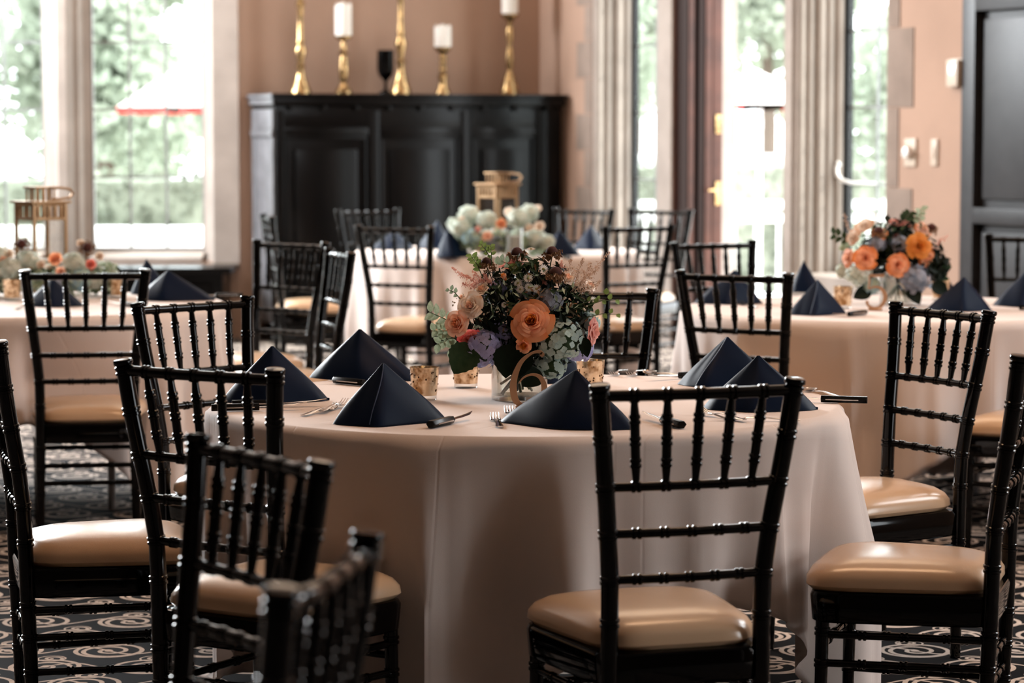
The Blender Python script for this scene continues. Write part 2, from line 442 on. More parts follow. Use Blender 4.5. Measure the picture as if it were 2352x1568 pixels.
def slab(z0, z1):
    bm = bmesh.new()
    e = 0.34
    p0 = RW @ Vector((24.0, e, 0)); p1 = RW @ Vector((-0.3, e, 0)); p2 = BW @ Vector((2.2, 0.3, 0))
    ps = [(-7.2, -3.4), (p0.x, -3.4), (p0.x, p0.y), (p1.x, p1.y), (p2.x, p2.y + 0.3), (-7.2, 18.4)]
    lo = [bm.verts.new((x, y, z0)) for x, y in ps]; hi = [bm.verts.new((x, y, z1)) for x, y in ps]
    for i in range(len(ps)):
        j = (i + 1) % len(ps); bm.faces.new((lo[i], lo[j], hi[j], hi[i]))
    bm.faces.new(lo); bm.faces.new(list(reversed(hi)))
    return bm
floor = struct('floor', slab(-0.12, 0.0), M['carpet'])
floor['label'] = 'black carpet with cream scroll pattern'
struct('ceiling', slab(CEIL, CEIL + 0.15), M['ceiling'])
bm = bmesh.new(); box(bm, -0.25, 2.215, 0.0, 0.3, 0, CEIL, BW); struct('wall_back', bm, M['plaster'])

# right wall: piers between the openings W1, D, W3, then plain wall, then tall dark doors
W1 = (0.83, 1.78); DR = (1.975, 3.37); W3 = (3.46, 4.458)
TOP = 4.1; SILL_R = 0.55; TW = 0.34
bm = bmesh.new()
box(bm, 0.0, W1[0], 0, TW, 0, CEIL, RW)
box(bm, W3[1], 5.20, 0, TW, 0, CEIL, RW)
box(bm, 5.20, 6.62, 0.06, TW, 0, CEIL, RW)
box(bm, 5.20, 6.62, 0.0, 0.06, 2.45, CEIL, RW)
box(bm, 6.62, 14.5, 0, TW, 0, CEIL, RW)
box(bm, 17.9, 24.0, 0, TW, 0, CEIL, RW)
box(bm, 14.5, 17.9, 0, TW, 0, 0.8, RW); box(bm, 14.5, 17.9, 0, TW, 2.9, CEIL, RW)
box(bm, W1[0], W3[1], 0, TW, TOP, CEIL, RW)
wall_right = struct('wall_right', bm, M['plaster'])
# stone mullions and under-sill stone
def pier(name, a, b, z0, z1, steps=True):
    bm = bmesh.new()
    box(bm, a, b, -0.015, TW, z0, z1, RW, 0.004)
    return struct(name, bm, M['stone'])
pier('trim_1', W1[1], DR[0], 0, TOP)
pier('trim_2', DR[1], W3[0], 0, TOP)
pier('trim_3', W1[0], W1[1], 0, SILL_R)
pier('trim_4', W3[0], W3[1], 0, SILL_R)
def reveal(name, t0, g1, n, z0, m_):
    """moulded far jamb of an opening: rounded fillets stepping outwards"""
    bm = bmesh.new()
    w = g1 / n
    for i in range(n):
        cx, cy = t0 + 0.004, (i + 0.5) * w
        r = w * (0.48 if i % 2 == 0 else 0.34)
        sweep(bm, [RW @ Vector((cx, cy, z0)), RW @ Vector((cx, cy, TOP))], [r, r], 14)
        box(bm, t0 - 0.02, t0 + 0.012, i * w + w * 0.04, (i + 1) * w - w * 0.04, z0, TOP, RW)
    return struct(name, bm, m_, smooth=True)
reveal('trim_5', W1[0], 0.29, 4, SILL_R, M['stone'])
reveal('trim_6', W3[0], 0.33, 5, SILL_R, M['stone'])

def leaded_window(name, T, x0, x1, z0, z1, ncol, dz, zref, frame_m, fr=0.022, depth=0.0, label=None):
    """window in frame T (x along, y outwards): iron frame, lead cames, separate panes"""
    bm = bmesh.new()
    for a, b, c, d in ((x0, x0 + fr, z0, z1), (x1 - fr, x1, z0, z1), (x0, x1, z0, z0 + fr), (x0, x1, z1 - fr, z1)):
        box(bm, a, b, depth - 0.02, depth + 0.02, c, d, T)
    w = struct(name, bm, frame_m)
    if label: w['label'] = label
    zs = []
    z = zref
    while z - dz > z0 + 0.03: z -= dz
    while z < z1 - 0.03: zs.append(z); z += dz
    xs = [x0 + fr + (x1 - x0 - 2 * fr) * i / ncol for i in range(ncol + 1)]
    for x in xs[1:-1]:
        bm = bmesh.new(); box(bm, x - 0.008, x + 0.008, depth - 0.006, depth + 0.006, z0, z1, T); obj('came', bm, M['lead'], w, smooth=False)
    for z in zs:
        bm = bmesh.new(); box(bm, x0, x1, depth - 0.005, depth + 0.005, z - 0.007, z + 0.007, T); obj('came', bm, M['lead'], w, smooth=False)
    zz = [z0 + fr] + zs + [z1 - fr]
    for i in range(ncol):
        for j in range(len(zz) - 1):
            bm = bmesh.new(); box(bm, xs[i] + 0.008, xs[i + 1] - 0.008, depth - 0.0015, depth + 0.0015, zz[j] + 0.007, zz[j + 1] - 0.007, T)
            obj('pane', bm, M['pane'], w, smooth=False)
    return w
ZR = at_d(1485, 257, 17.0).z
leaded_window('window_1', RW, W1[0], W1[1], SILL_R, TOP, 3, 0.44, ZR, M['iron'], 0.035, 0.31, 'narrow leaded window right of the dark cabinet')
leaded_window('window_2', RW, W3[0], W3[1], SILL_R, TOP, 3, 0.44, ZR + 0.02, M['iron'], 0.05, 0.35, 'leaded casement beside the peach wall')
# casement catch: white curled handle on window_2
win2 = bpy.data.objects['window_2']
bm = bmesh.new()
pc = RW @ Vector((3.52, 0.27, at_d(1955, 395, 15.6).z))
pts = [pc + V * a + OUT * b + Vector((0, 0, c)) for a, b, c in ((0.02, 0, 0.035), (-0.01, 0, 0.05), (-0.03, 0, 0.02), (-0.02, 0, -0.02), (0.03, 0, -0.05), (0.12, 0.0, -0.062), (0.26, 0, -0.062), (0.4, 0, -0.062))]
sweep(bm, pts, [0.006, 0.011, 0.013, 0.013, 0.012, 0.010, 0.008, 0.006], 10)
cat_ = obj('handle', bm, M['white_paint'], win2); cat_['label'] = 'curled white casement handle'

# double door opening D: dark mahogany lining on the far jamb, open leaf folded back, pale outer jamb
bm = bmesh.new()
box(bm, DR[0] - 0.01, DR[0] + 0.012, 0.0, 0.40, 0, TOP, RW)
door1 = struct('door_1', bm, M['brownwood']); door1['label'] = 'open dark mahogany garden door with moulded leaf'
for g0, g1, p, mm in ((0.015, 0.07, 0.045, 'mahogany_dark'), (0.085, 0.13, 0.030, 'brownwood'), (0.145, 0.185, 0.05, 'mahogany_dark'), (0.20, 0.25, 0.04, 'brownwood'), (0.26, 0.33, 0.03, 'brownwood')):
    bm = bmesh.new(); box(bm, DR[0] + 0.012, DR[0] + 0.012 + p, g0, g1, 0, TOP - 0.02, RW, 0.006); obj('door_moulding', bm, M[mm], door1)
bm = bmesh.new()
hz = at_d(1617, 285, 16.6).z
box(bm, DR[0] + 0.04, DR[0] + 0.056, 0.275, 0.315, hz - 0.06, hz + 0.06, RW, 0.004); 
o_ = obj('hinge', bm, M['brass'], door1); o_['label'] = 'brass door hinge'
bm = bmesh.new()
hz = at_d(1630, 440, 16.6).z
box(bm, DR[0] + 0.04, DR[0] + 0.056, 0.275, 0.315, hz - 0.10, hz + 0.05, RW, 0.004)
sweep(bm, [RW @ Vector((DR[0] + 0.06, 0.29, hz)), RW @ Vector((DR[0] + 0.10, 0.29, hz)), RW @ Vector((DR[0] + 0.10, 0.20, hz - 0.005))], [0.008, 0.008, 0.007], 10)
o_ = obj('handle', bm, M['brass'], door1); o_['label'] = 'metal lever handle on a long plate'
bm = bmesh.new(); box(bm, DR[0] - 0.02, DR[0] + 0.02, 0.335, 0.44, 0, TOP, RW, 0.004); struct('trim_7', bm, M['stone'])
bm = bmesh.new(); box(bm, DR[1] - 0.012, DR[1] + 0.0, 0.0, 0.05, 0, TOP, RW); struct('trim_8', bm, M['iron'])

# stone quoins flush with the plaster on the right wall
def quoin(a, b, z0, z1):
    bm = bmesh.new(); box(bm, a, b, -0.006, 0.03, z0 + 0.003, z1 - 0.003, RW, 0.003)
    return obj('stone_block', bm, M['quoin'], wall_right)
zq = at_d(1330, 345, 18.1).z; dzq = 0.24
for i in range(-5, 14):
    z0 = zq + i * dzq
    if z0 < 0.02: continue
    wide = i % 2 == 0
    quoin(0.60 if wide else 0.72, 0.829, z0, z0 + dzq)
zq = at_d(2060, 248, 14.9).z; dz2 = 0.43
for i in range(-4, 8):
    z0 = zq + i * dz2
    if z0 + dz2 < 0.05: continue
    wide = i % 2 == 0
    quoin(4.46, 4.72 if wide else 4.58, max(0.01, z0), min(CEIL, z0 + dz2))

# tall dark panelled doors at the near end of the right wall
bm = bmesh.new()
box(bm, 5.20, 6.62, 0.03, 0.062, 0.0, 2.45, RW)
door2 = struct('door_2', bm, M['greywood']); door2['label'] = 'tall slate grey panelled double door'
zr1 = at_d(2300, 478, 13.9).z; zr0 = at_d(2300, 515, 13.9).z; ztop = at_d(2300, 22, 13.9).z
for x0, x1 in ((5.20, 5.91), (5.91, 6.62)):
    for a, b, c, d in ((x0, x0 + 0.115, 0, 2.45), (x1 - 0.1, x1, 0, 2.45), (x0 + .115, x1 - .1, zr0, zr1), (x0 + .115, x1 - .1, ztop, 2.45), (x0 + .115, x1 - .1, 0.0, 0.22)):
        bm = bmesh.new(); box(bm, a, b, -0.02, 0.03, c, d, RW, 0.004); obj('door_rail', bm, M['greywood'], door2)
    for c, d in ((zr1, ztop), (0.22, zr0)):
        bm = bmesh.new(); box(bm, x0 + 0.16, x1 - 0.145, 0.008, 0.03, c + 0.045, d - 0.045, RW, 0.006); obj('door_panel', bm, M['greywood'], door2)

# switches on the peach wall
def wall_plate(name, label, px, py, w, hgt, style):
    d_ = 18.9
    m_ = (px - 1176) / CAM_F
    t = (18.9 * m_ - 0.19) / (0.415 + 0.91 * m_)
    p = K + V * t
    z = at_d(px, py, p.y).z
    T = RW @ Matrix.Translation((t, 0, z))
    bm = bmesh.new(); box(bm, -w / 2, w / 2, -0.012, 0.0, -hgt / 2, hgt / 2, T, 0.003)
    th_ = thing(name, label, 'switch', (0, 0, 0))
    obj('plate', bm, M['cream_plastic'], th_)
    bm = bmesh.new()
    if style == 'knob':
        lathe(bm, [(0.034, 0), (0.034, 0.02), (0.030, 0.032), (0.0, 0.034)], 20, T @ Matrix.Translation((0, -0.012, 0)) @ Matrix.Rotation(PI / 2, 4, 'X'), cap=False)
        obj('knob', bm, M['chrome'], th_)
    elif style == 'toggle':
        box(bm, -0.012, 0.012, -0.018, -0.010, -0.03, 0.03, T, 0.002); obj('toggle', bm, M['cream_plastic'], th_)
    else:
        box(bm, -0.05, 0.05, -0.045, -0.010, -0.07, 0.07, T, 0.006); obj('cover', bm, M['cream_plastic'], th_)
        bm = bmesh.new(); box(bm, -0.03, 0.03, -0.048, -0.044, -0.01, 0.04, T, 0.001); obj('display', bm, M['chrome'], th_)
    return th_
wall_plate('dimmer_switch', 'round chrome dimmer knob on a plate, peach wall right of the casement', 2092, 350, 0.11, 0.15, 'knob')
wall_plate('light_switch', 'flat cream switch plate on the peach wall, between the round dimmer and the dark door', 2147, 350, 0.06, 0.14, 'toggle')
wall_plate('thermostat', 'white box thermostat high on the peach wall at the edge of the dark door', 2198, 168, 0.13, 0.15, 'box')

# left window wall (frontal) with stone mullion, sills and jambs
LW_Y = 17.99; X_C = -1.80
LW = frame(Vector((0, LW_Y, 0)), Vector((1, 0, 0)), Vector((0, 1, 0)))
zsill = at_d(340, 572, 18.2).z; zs0 = at_d(340, 603, 17.95).z
WL = (-3.13 - 0.32 - 0.75, -3.12); WM = (-2.80, -2.055)
bm = bmesh.new()
box(bm, -7.2, -6.9, 0, 0.34, 0, CEIL, LW)
box(bm, -6.9, -4.5, 0, 0.34, 0, zs0, LW)
box(bm, -6.9, -4.5, 0, 0.34, TOP, CEIL, LW)
box(bm, -4.5, X_C, 0, 0.34, 0, zs0, LW)
box(bm, -4.5, X_C, 0, 0.34, TOP, CEIL, LW)
struct('wall_left', bm, M['plaster'])
def prism(bm, prof, z0, z1, T):
    lo = [bm.verts.new(T @ Vector((x, y, z0))) for x, y in prof]; hi = [bm.verts.new(T @ Vector((x, y, z1))) for x, y in prof]
    n = len(prof)
    for i in range(n):
        j = (i + 1) % n; bm.faces.new((lo[i], lo[j], hi[j], hi[i]))
    bm.faces.new(list(reversed(lo))); bm.faces.new(hi)
bm = bmesh.new()   # mullion with rolls and hollows
prism(bm, [(-3.12, 0.30), (-3.12, 0.20), (-3.07, 0.16), (-3.055, 0.08), (-3.02, 0.06), (-3.01, 0.0), (-2.99, -0.03), (-2.93, -0.03), (-2.91, 0.0), (-2.90, 0.06), (-2.865, 0.08), (-2.85, 0.16), (-2.80, 0.20), (-2.80, 0.30)], zs0, TOP, LW)
struct('trim_9', bm, M['stone'])
bm = bmesh.new()   # right jamb
prism(bm, [(-2.055, 0.33), (-2.055, 0.18), (-2.03, 0.16), (-2.015, 0.06), (-1.985, 0.03), (-1.97, -0.02), (X_C, -0.02), (X_C - 0.0, 0.33)], 0.45, TOP, LW)
struct('trim_10', bm, M['stone'])
bm = bmesh.new(); box(bm, -4.5, -4.15, 0.0, 0.33, zs0, TOP, LW); struct('trim_11', bm, M['stone'])
bm = bmesh.new()   # sloping stone sills
for a, b in ((-4.15, -3.12), (-2.80, -2.055)):
    vs_ = [(0, zs0), (0.34, zs0), (0.34, zsill + 0.01), (0.24, zsill), (0.05, zs0 + 0.035), (0.0, zs0 + 0.03)]
    lo = [bm.verts.new(LW @ Vector((a, y, z))) for y, z in vs_]; hi = [bm.verts.new(LW @ Vector((b, y, z))) for y, z in vs_]
    for i in range(6):
        j = (i + 1) % 6; bm.faces.new((lo[i], lo[j], hi[j], hi[i]))
    bm.faces.new(lo); bm.faces.new(list(reversed(hi)))
struct('trim_12', bm, M['stone'])
ZL = at_d(340, 252, 18.2).z
leaded_window('window_3', LW, WM[0], WM[1], zsill, TOP, 3, 0.4475, ZL, M['lead'], 0.012, 0.22, 'tall leaded window beside the dark cabinet')
leaded_window('window_4', LW, -4.15, WL[1], zsill, TOP, 4, 0.4475, ZL, M['lead'], 0.012, 0.22, 'tall leaded window at the left edge')
leaded_window('window_5', LW, -5.65, -4.5, zsill, TOP, 4, 0.4475, ZL, M['lead'], 0.012, 0.22)
bm = bmesh.new(); box(bm, -5.95, -5.65, 0.0, 0.33, zs0, TOP, LW); struct('trim_13', bm, M['stone'])
leaded_window('window_6', LW, -6.9, -5.95, zsill, TOP, 3, 0.4475, ZL, M['lead'], 0.012, 0.22)
# panelled black window seat
zb = at_d(400, 606, 17.9).z
seat_t = thing('window_bench', 'low black panelled window seat under the leaded windows', 'bench', (0, 0, 0))
bm = bmesh.new(); box(bm, -4.6, -1.80, 17.42, 17.98, zb - 0.04, zb, None, 0.012); obj('bench_top', bm, M['darkwood'], seat_t)
bm = bmesh.new(); box(bm, -4.55, -1.86, 17.47, 17.98, 0.0, zb - 0.04); obj('bench_front', bm, M['darkwood'], seat_t, smooth=False)
for i in range(5):
    x0 = -4.5 + i * 0.53
    bm = bmesh.new(); box(bm, x0, x0 + 0.45, 17.455, 17.472, 0.08, zb - 0.1, None, 0.006); obj('panel', bm, M['darkwood'], seat_t)

# walls never seen by the camera, panelled dark to keep the lacquer reflections dark
bm = bmesh.new(); box(bm, -7.1, -6.8, -3.3, 18.3, 0, CEIL); struct('wall_far_left', bm, M['panelling'])
bm = bmesh.new(); box(bm, -7.1, 11.1, -3.4, -3.1, 0, CEIL); struct('wall_front', bm, M['panelling'])

# ------------------------------------------------------------------ outside: terrace, railing, parasols, hedge, trees
bm = bmesh.new(); box(bm, -40, 60, 19.95, 90, -1.0, -0.75)
o_ = struct('ground', bm, M['terrace']); o_['label'] = 'pale paved terrace outside'
bm = bmesh.new(); box(bm, 3.0, 60, -10, 19.95, -1.0, -0.75, None)
o_ = struct('ground_side', bm, M['terrace'])
def leaf_cloud(bm, blobs, n, size):
    tot = sum(b[3] ** 2 for b in blobs)
    for cx, cy, cz, r in blobs:
        for i in range(int(n * r * r / tot)):
            d = Vector((random.gauss(0, 1), random.gauss(0, 1), random.gauss(0, 1))).normalized()
            p = Vector((cx, cy, cz)) + d * r * (random.random() ** 0.35)
            q = Quaternion((random.gauss(0, 1), random.gauss(0, 1), random.gauss(0, 1), random.gauss(0, 1))).normalized()
            s = size * random.uniform(0.6, 1.3)
            bm.faces.new([bm.verts.new(p + q @ Vector(c) * s) for c in ((-0.5, 0, 0), (0, -0.3, 0.05), (0.5, 0, 0), (0, 0.3, 0.05))])
def tree(x, y, h, r, label, n=5200):
    t = thing('tree', label, 'tree', (x, y, -0.75), 0, 'garden trees beyond the terrace')
    bm = bmesh.new(); sweep(bm, [(0, 0, 0), (0.05, 0, h * 0.35), (-0.05, 0.05, h * 0.7)], [0.16, 0.12, 0.06], 8); obj('trunk', bm, M['bark'], t)
    blobs = [(random.uniform(-.6, .6) * r, random.uniform(-.5, .5) * r, h * 0.62 + random.uniform(-.55, .55) * r, r * random.uniform(.4, .65)) for _ in range(9)]
    bm = bmesh.new(); leaf_cloud(bm, blobs, n, 0.22); f_ = obj('foliage', bm, M['foliage'], t, smooth=False); f_['kind'] = 'stuff'
    return t
trees = [(-9.5, 42, 5.4, 2.0, 'pale leafy tree outside the left edge window'), (-7.4, 52, 6.8, 2.2, 'tree behind the stone mullion of the left windows'),
         (-5.4, 36, 5.0, 1.5, 'tree seen through the middle of the tall left window'), (-3.6, 48, 6.8, 2.4, 'tree rising above the left parasol'),
         (2.3, 52, 6.6, 2.0, 'tree seen through the narrow window right of the cabinet'), (4.1, 44, 6.2, 2.0, 'tree above the parasol in the garden doorway'),
         (7.6, 40, 6.4, 1.9, 'tree seen through the casement beside the peach wall')]
trees += [(-8.6, 34, 3.6, 1.5, 'low leafy tree right of the left edge window frame'), (-3.0, 38, 3.5, 1.4, 'low leafy tree just behind the left parasol'), (-6.2, 42, 3.9, 1.6, 'low leafy tree at the left of the tall window'),
          (0.6, 43, 4.2, 1.5, 'low leafy tree in the narrow window right of the cabinet'), (5.6, 36, 3.8, 1.4, 'low leafy tree behind the garden doorway railing')]
for a in trees: tree(*a)
def hedge(x0, x1, y, z0, z1, label):
    bm = bmesh.new(); box(bm, x0, x1, y - 0.35, y + 0.35, z0, z1, None, 0.08)
    for i in range(1400):
        p = Vector((random.uniform(x0, x1), y + random.uniform(-.42, .42), random.uniform(z0, z1 + 0.08)))
        if abs(p.y - y) < .3 and p.z < z1 - 0.02: p.y = y - 0.36
        q = Quaternion((random.gauss(0, 1), random.gauss(0, 1), random.gauss(0, 1), random.gauss(0, 1))).normalized()
        bm.faces.new([bm.verts.new(p + q @ Vector(c) * 0.14) for c in ((-0.5, 0, 0), (0, -0.3, 0.05), (0.5, 0, 0), (0, 0.3, 0.05))])
    o = obj('hedge', bm, M['hedge'], smooth=False); return tag(o, label, 'hedge')
hedge(-6.4, -3.0, 28.0, -0.75, at_d(340, 412, 28).z, 'dark clipped hedge low in the tall left window')
hedge(-9.8, -6.7, 30.0, -0.75, 0.55, 'dark clipped hedge outside the left edge window')
hedge(1.3, 4.6, 34.0, -0.75, at_d(1740, 382, 34).z, 'clipped hedge behind the railing in the garden doorway')
def garden_wall(x0, x1, y, z0, z1, label):
    bm = bmesh.new(); box(bm, x0, x1, y, y + 0.3, z0, z1, None, 0.03); box(bm, x0 - .05, x1 + .05, y - .05, y + .35, z1, z1 + .08, None, 0.02)
    return tag(obj('garden_wall', bm, M['white_paint']), label, 'wall')
garden_wall(-6.6, -2.8, 24.5, -0.75, at_d(340, 522, 24.5).z - 0.08, 'low white garden wall at the foot of the tall left window')
garden_wall(0.8, 7.0, 38.5, -0.75, at_d(1740, 355, 38.5).z - 0.08, 'white garden wall above the hedge in the garden doorway')
rail = thing('railing', 'white terrace railing seen through the garden doorway and casement', 'railing', (0, 0, 0))
for yy in (470, 501):
    z = at_d(1740, yy, 24.5).z
    bm = bmesh.new(); box(bm, 0.6, 5.2, 24.47, 24.53, z - 0.035, z + 0.035, None, 0.01); obj('handrail', bm, M['white_paint'], rail)
zt_ = at_d(1740, 501, 24.5).z
for i in range(24):
    bm = bmesh.new(); box(bm, 0.6 + i * 0.2 - 0.012, 0.6 + i * 0.2 + 0.012, 24.49, 24.51, -0.75, zt_); obj('baluster', bm, M['white_paint'], rail, smooth=False)
def parasol(px, d, py_edge, py_top, R, label):
    x = (px - 1176) / CAM_F * d * _c
    ze = at_d(px, py_edge, d).z; zt2 = at_d(px, py_top, d).z
    t = thing('parasol', label, 'parasol', (x, d, -0.75))
    ze += 0.75; zt2 += 0.75
    bm = bmesh.new(); n = 8
    top = bm.verts.new((0, 0, zt2)); ring = []; ring2 = []
    for k in range(n):
        a = 2 * PI * (k + 0.5) / n
        ring.append(bm.verts.new((R * math.cos(a), R * math.sin(a), ze + 0.05)))
        ring2.append(bm.verts.new((R * 0.5 * math.cos(a), R * 0.5 * math.sin(a), ze + 0.05 + (zt2 - ze) * 0.56)))
    for k in range(n):
        j = (k + 1) % n
        bm.faces.new((top, ring2[k], ring2[j])); bm.faces.new((ring2[k], ring[k], ring[j], ring2[j]))
    bmesh.ops.solidify(bm, geom=bm.faces[:], thickness=0.01)
    obj('canopy', bm, M['canvas'], t, smooth=False)
    bm = bmesh.new()
    for k in range(n):
        a, b_ = 2 * PI * (k + 0.5) / n, 2 * PI * (k + 1.5) / n
        p, q = Vector((R * math.cos(a), R * math.sin(a), 0)), Vector((R * math.cos(b_), R * math.sin(b_), 0))
        prev = None
        for i in range(7):
            s = p.lerp(q, i / 6); dz = 0.02 * abs(math.sin(PI * i / 3)); v1, v2 = bm.verts.new((s.x, s.y, ze + 0.05)), bm.verts.new((s.x, s.y, ze - dz))
            if prev: bm.faces.new((prev[0], v1, v2, prev[1]))
            prev = (v1, v2)
    bmesh.ops.solidify(bm, geom=bm.faces[:], thickness=0.006)
    f_ = obj('valance', bm, M['red_trim'], t, smooth=False); f_['label'] = 'red scalloped edge'
    bm = bmesh.new(); sweep(bm, [(0, 0, 0), (0, 0, zt2)], [0.025, 0.025], 10); obj('pole', bm, M['white_paint'], t)
    bm = bmesh.new(); lathe(bm, [(0.3, 0), (0.3, 0.06), (0.05, 0.1), (0.04, 0.3)], 20); obj('base', bm, M['table_metal'], t)
parasol(500, 27.0, 258, 120, 1.02, 'white garden parasol with red edge outside the tall left window')
parasol(1745, 29.0, 250, 165, 0.62, 'white garden parasol with red edge seen through the garden doorway')
# terrace furniture seen as pale shapes below the railing
def patio_table(x, y, label):
    t = thing('patio_table', label, 'table', (x, y, -0.75))
    bm = bmesh.new(); lathe(bm, [(0.5, 0.70), (0.52, 0.72), (0.5, 0.74)], 28); obj('tabletop', bm, M['white_paint'], t)
    for k in range(4):
        a = PI / 4 + k * PI / 2
        bm = bmesh.new(); sweep(bm, [(0.35 * math.cos(a), 0.35 * math.sin(a), 0.7), (0.4 * math.cos(a), 0.4 * math.sin(a), 0)], [0.018, 0.015], 8); obj('leg', bm, M['table_metal'], t)
patio_table(1.85, 22.6, 'round white patio table just outside the garden doorway')
patio_table(-4.0, 23.2, 'round white patio table outside the tall left window')

# ------------------------------------------------------------------ dark panelled cabinet in the corner
A = Vector((-1.523, 17.6, 0)); CW = 2.04; CD = 0.46
CT = at_d(640, 214, 17.6).z
CB = frame(A, U, Vector((-math.sin(TH), math.cos(TH), 0)))      # x along the front, y into the wall
cab = thing('cabinet', 'tall ebonised panelled cabinet carrying brass candlesticks, between the windows', 'cabinet', tuple(A), TH)
def cbox(name, x0, x1, y0, y1, z0, z1, bev=0.006, m='darkwood', parent=None):
    bm = bmesh.new(); box(bm, x0, x1, y0, y1, z0, z1, None, bev); return obj(name, bm, M[m], parent or cab)
cbox('body', 0.0, CW, 0.03, CD, 0.09, CT - 0.075)
cbox('plinth', -0.02, CW + 0.02, 0.0, CD, 0.0, 0.10)
cbox('cornice', -0.035, CW + 0.035, -0.045, CD, CT - 0.028, CT, 0.010)
cbox('cornice', -0.02, CW + 0.02, -0.025, CD, CT - 0.078, CT - 0.028, 0.012)
for i in range(9):
    x = 0.10 + i * 0.23
    cbox('dentil', x - 0.018, x + 0.018, 0.0, 0.03, CT - 0.105, CT - 0.078, 0.003)
zp = at_d(750, 300, 17.8).z
cbox('frieze', 0.02, CW - 0.02, 0.012, 0.03, zp + 0.02, CT - 0.11, 0.004)
def cx_(px):
    m_ = (px - 1176) / CAM_F
    return (m_ * 17.6 - A.x) / (U.x - m_ * U.y)
st = [0.0, cx_(655), cx_(848), cx_(873), cx_(1060), cx_(1086), cx_(1232), CW]
for a, b in ((0, 1), (2, 3), (4, 5), (6, 7)):
    cbox('stile', st[a], st[b], 0.004, 0.03, 0.10, CT - 0.11, 0.004)
for a, b in ((1, 2), (3, 4), (5, 6)):
    x0, x1 = st[a], st[b]
    for (u0, u1, z0, z1) in ((x0, x1, zp - 0.03, zp + 0.02), (x0, x1, 0.10, 0.20)):
        cbox('rail', u0, u1, 0.006, 0.03, z0, z1, 0.003)
    cbox('panel', x0 + 0.075, x1 - 0.075, 0.010, 0.03, 0.27, zp - 0.12, 0.009)
    for (u0, u1, z0, z1) in ((x0 + 0.01, x1 - 0.01, zp - 0.055, zp - 0.035), (x0 + 0.01, x0 + 0.03, 0.22, zp - 0.055), (x1 - 0.03, x1 - 0.01, 0.22, zp - 0.055)):
        cbox('panel_moulding', u0, u1, 0.014, 0.03, z0, z1, 0.003)
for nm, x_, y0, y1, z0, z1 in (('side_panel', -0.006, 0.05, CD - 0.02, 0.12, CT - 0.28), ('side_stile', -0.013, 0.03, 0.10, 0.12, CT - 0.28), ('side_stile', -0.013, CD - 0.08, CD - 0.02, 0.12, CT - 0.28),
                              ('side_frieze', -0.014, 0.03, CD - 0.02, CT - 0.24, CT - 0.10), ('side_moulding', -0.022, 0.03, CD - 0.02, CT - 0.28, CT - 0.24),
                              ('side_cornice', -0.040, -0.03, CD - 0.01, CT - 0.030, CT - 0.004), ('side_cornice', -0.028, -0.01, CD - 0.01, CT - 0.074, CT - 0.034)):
    o_ = cbox(nm, x_, x_ + 0.03, y0, y1, z0, z1, 0.005, 'sheenwood'); o_['label'] = 'cabinet end with window sheen painted in as grey'

def on_cab(px, y):
    m_ = (px - 1176) / CAM_F
    # point at depth y behind the front edge seen in column px
    ox, oy = A.x - math.sin(TH) * y, A.y + math.cos(TH) * y
    x = (m_ * oy - ox) / (U.x - m_ * U.y)
    p = CB @ Vector((x, y, CT))
    return p
def holder(px, y, zt, prof, label, pillar=None, r_p=0.055, m='brass'):
    """turned candle holder on the cabinet; prof in fractions of the height up to row zt, pillar = (bottom row, top row) of its candle"""
    p = on_cab(px, y)
    h = at_d(px, zt, p.y).z - CT
    t = thing('candlestick', label, 'candlestick', tuple(p), 0, 'candlesticks on the dark cabinet')
    bm = bmesh.new(); lathe(bm, [(r, z * h) for r, z in prof[:4]], 24); obj('base', bm, M[m], t)
    bm = bmesh.new(); lathe(bm, [(r, z * h) for r, z in prof[3:]], 24); obj('stem', bm, M[m], t)
    if pillar:
        z1 = at_d(px, pillar, p.y).z - CT
        c = thing('pillar_candle', label.replace('brass candlestick', 'white pillar candle') if False else pillar_labels.pop(0), 'candle', (p.x, p.y, CT + h), 0, 'white pillar candles')
        bm = bmesh.new(); hh = z1 - h
        lathe(bm, [(r_p, 0), (r_p, hh * 0.94), (r_p * 0.93, hh), (r_p * 0.6, hh - 0.012), (0.0, hh - 0.014)], 24, cap=False)
        for v in bm.verts:
            if v.co.z > hh * 0.9: v.co.z += 0.012 * math.sin(3 * math.atan2(v.co.y, v.co.x))
        obj('wax', bm, M['wax'], c)
        bm = bmesh.new(); sweep(bm, [(0, 0, hh - 0.015), (0.002, 0, hh + 0.006)], [0.0015, 0.001], 6); obj('wick', bm, M['iron'], c)
    return t
pillar_labels = ['tall white pillar candle on the second candlestick from the left', 'short white pillar candle on the fourth candlestick, right of the tallest',
                 'white pillar candle on the rightmost candlestick, cut off by the photo top']
TALL = [(0.068, 0), (0.068, .03), (0.058, .05), (0.042, .10), (0.030, .14), (0.022, .20), (0.034, .23), (0.020, .25), (0.028, .30), (0.040, .36), (0.022, .41), (0.030, .43), (0.020, .46), (0.018, .60), (0.022, .72), (0.034, .75), (0.018, .78), (0.030, .86), (0.020, .92), (0.050, .97), (0.050, 1.0)]
MID = [(0.055, 0), (0.055, .06), (0.040, .10), (0.028, .16), (0.018, .20), (0.030, .24), (0.032, .42), (0.026, .60), (0.020, .66), (0.040, .69), (0.018, .73), (0.022, .80), (0.014, .90), (0.050, .95), (0.056, 1.0)]
RIB = [(0.050, 0), (0.050, .06), (0.036, .12), (0.028, .22), (0.028, .30), (0.032, .34), (0.034, .40), (0.020, .46), (0.028, .52), (0.020, .58), (0.028, .64), (0.020, .70), (0.028, .77), (0.018, .84), (0.052, .94), (0.056, 1.0)]
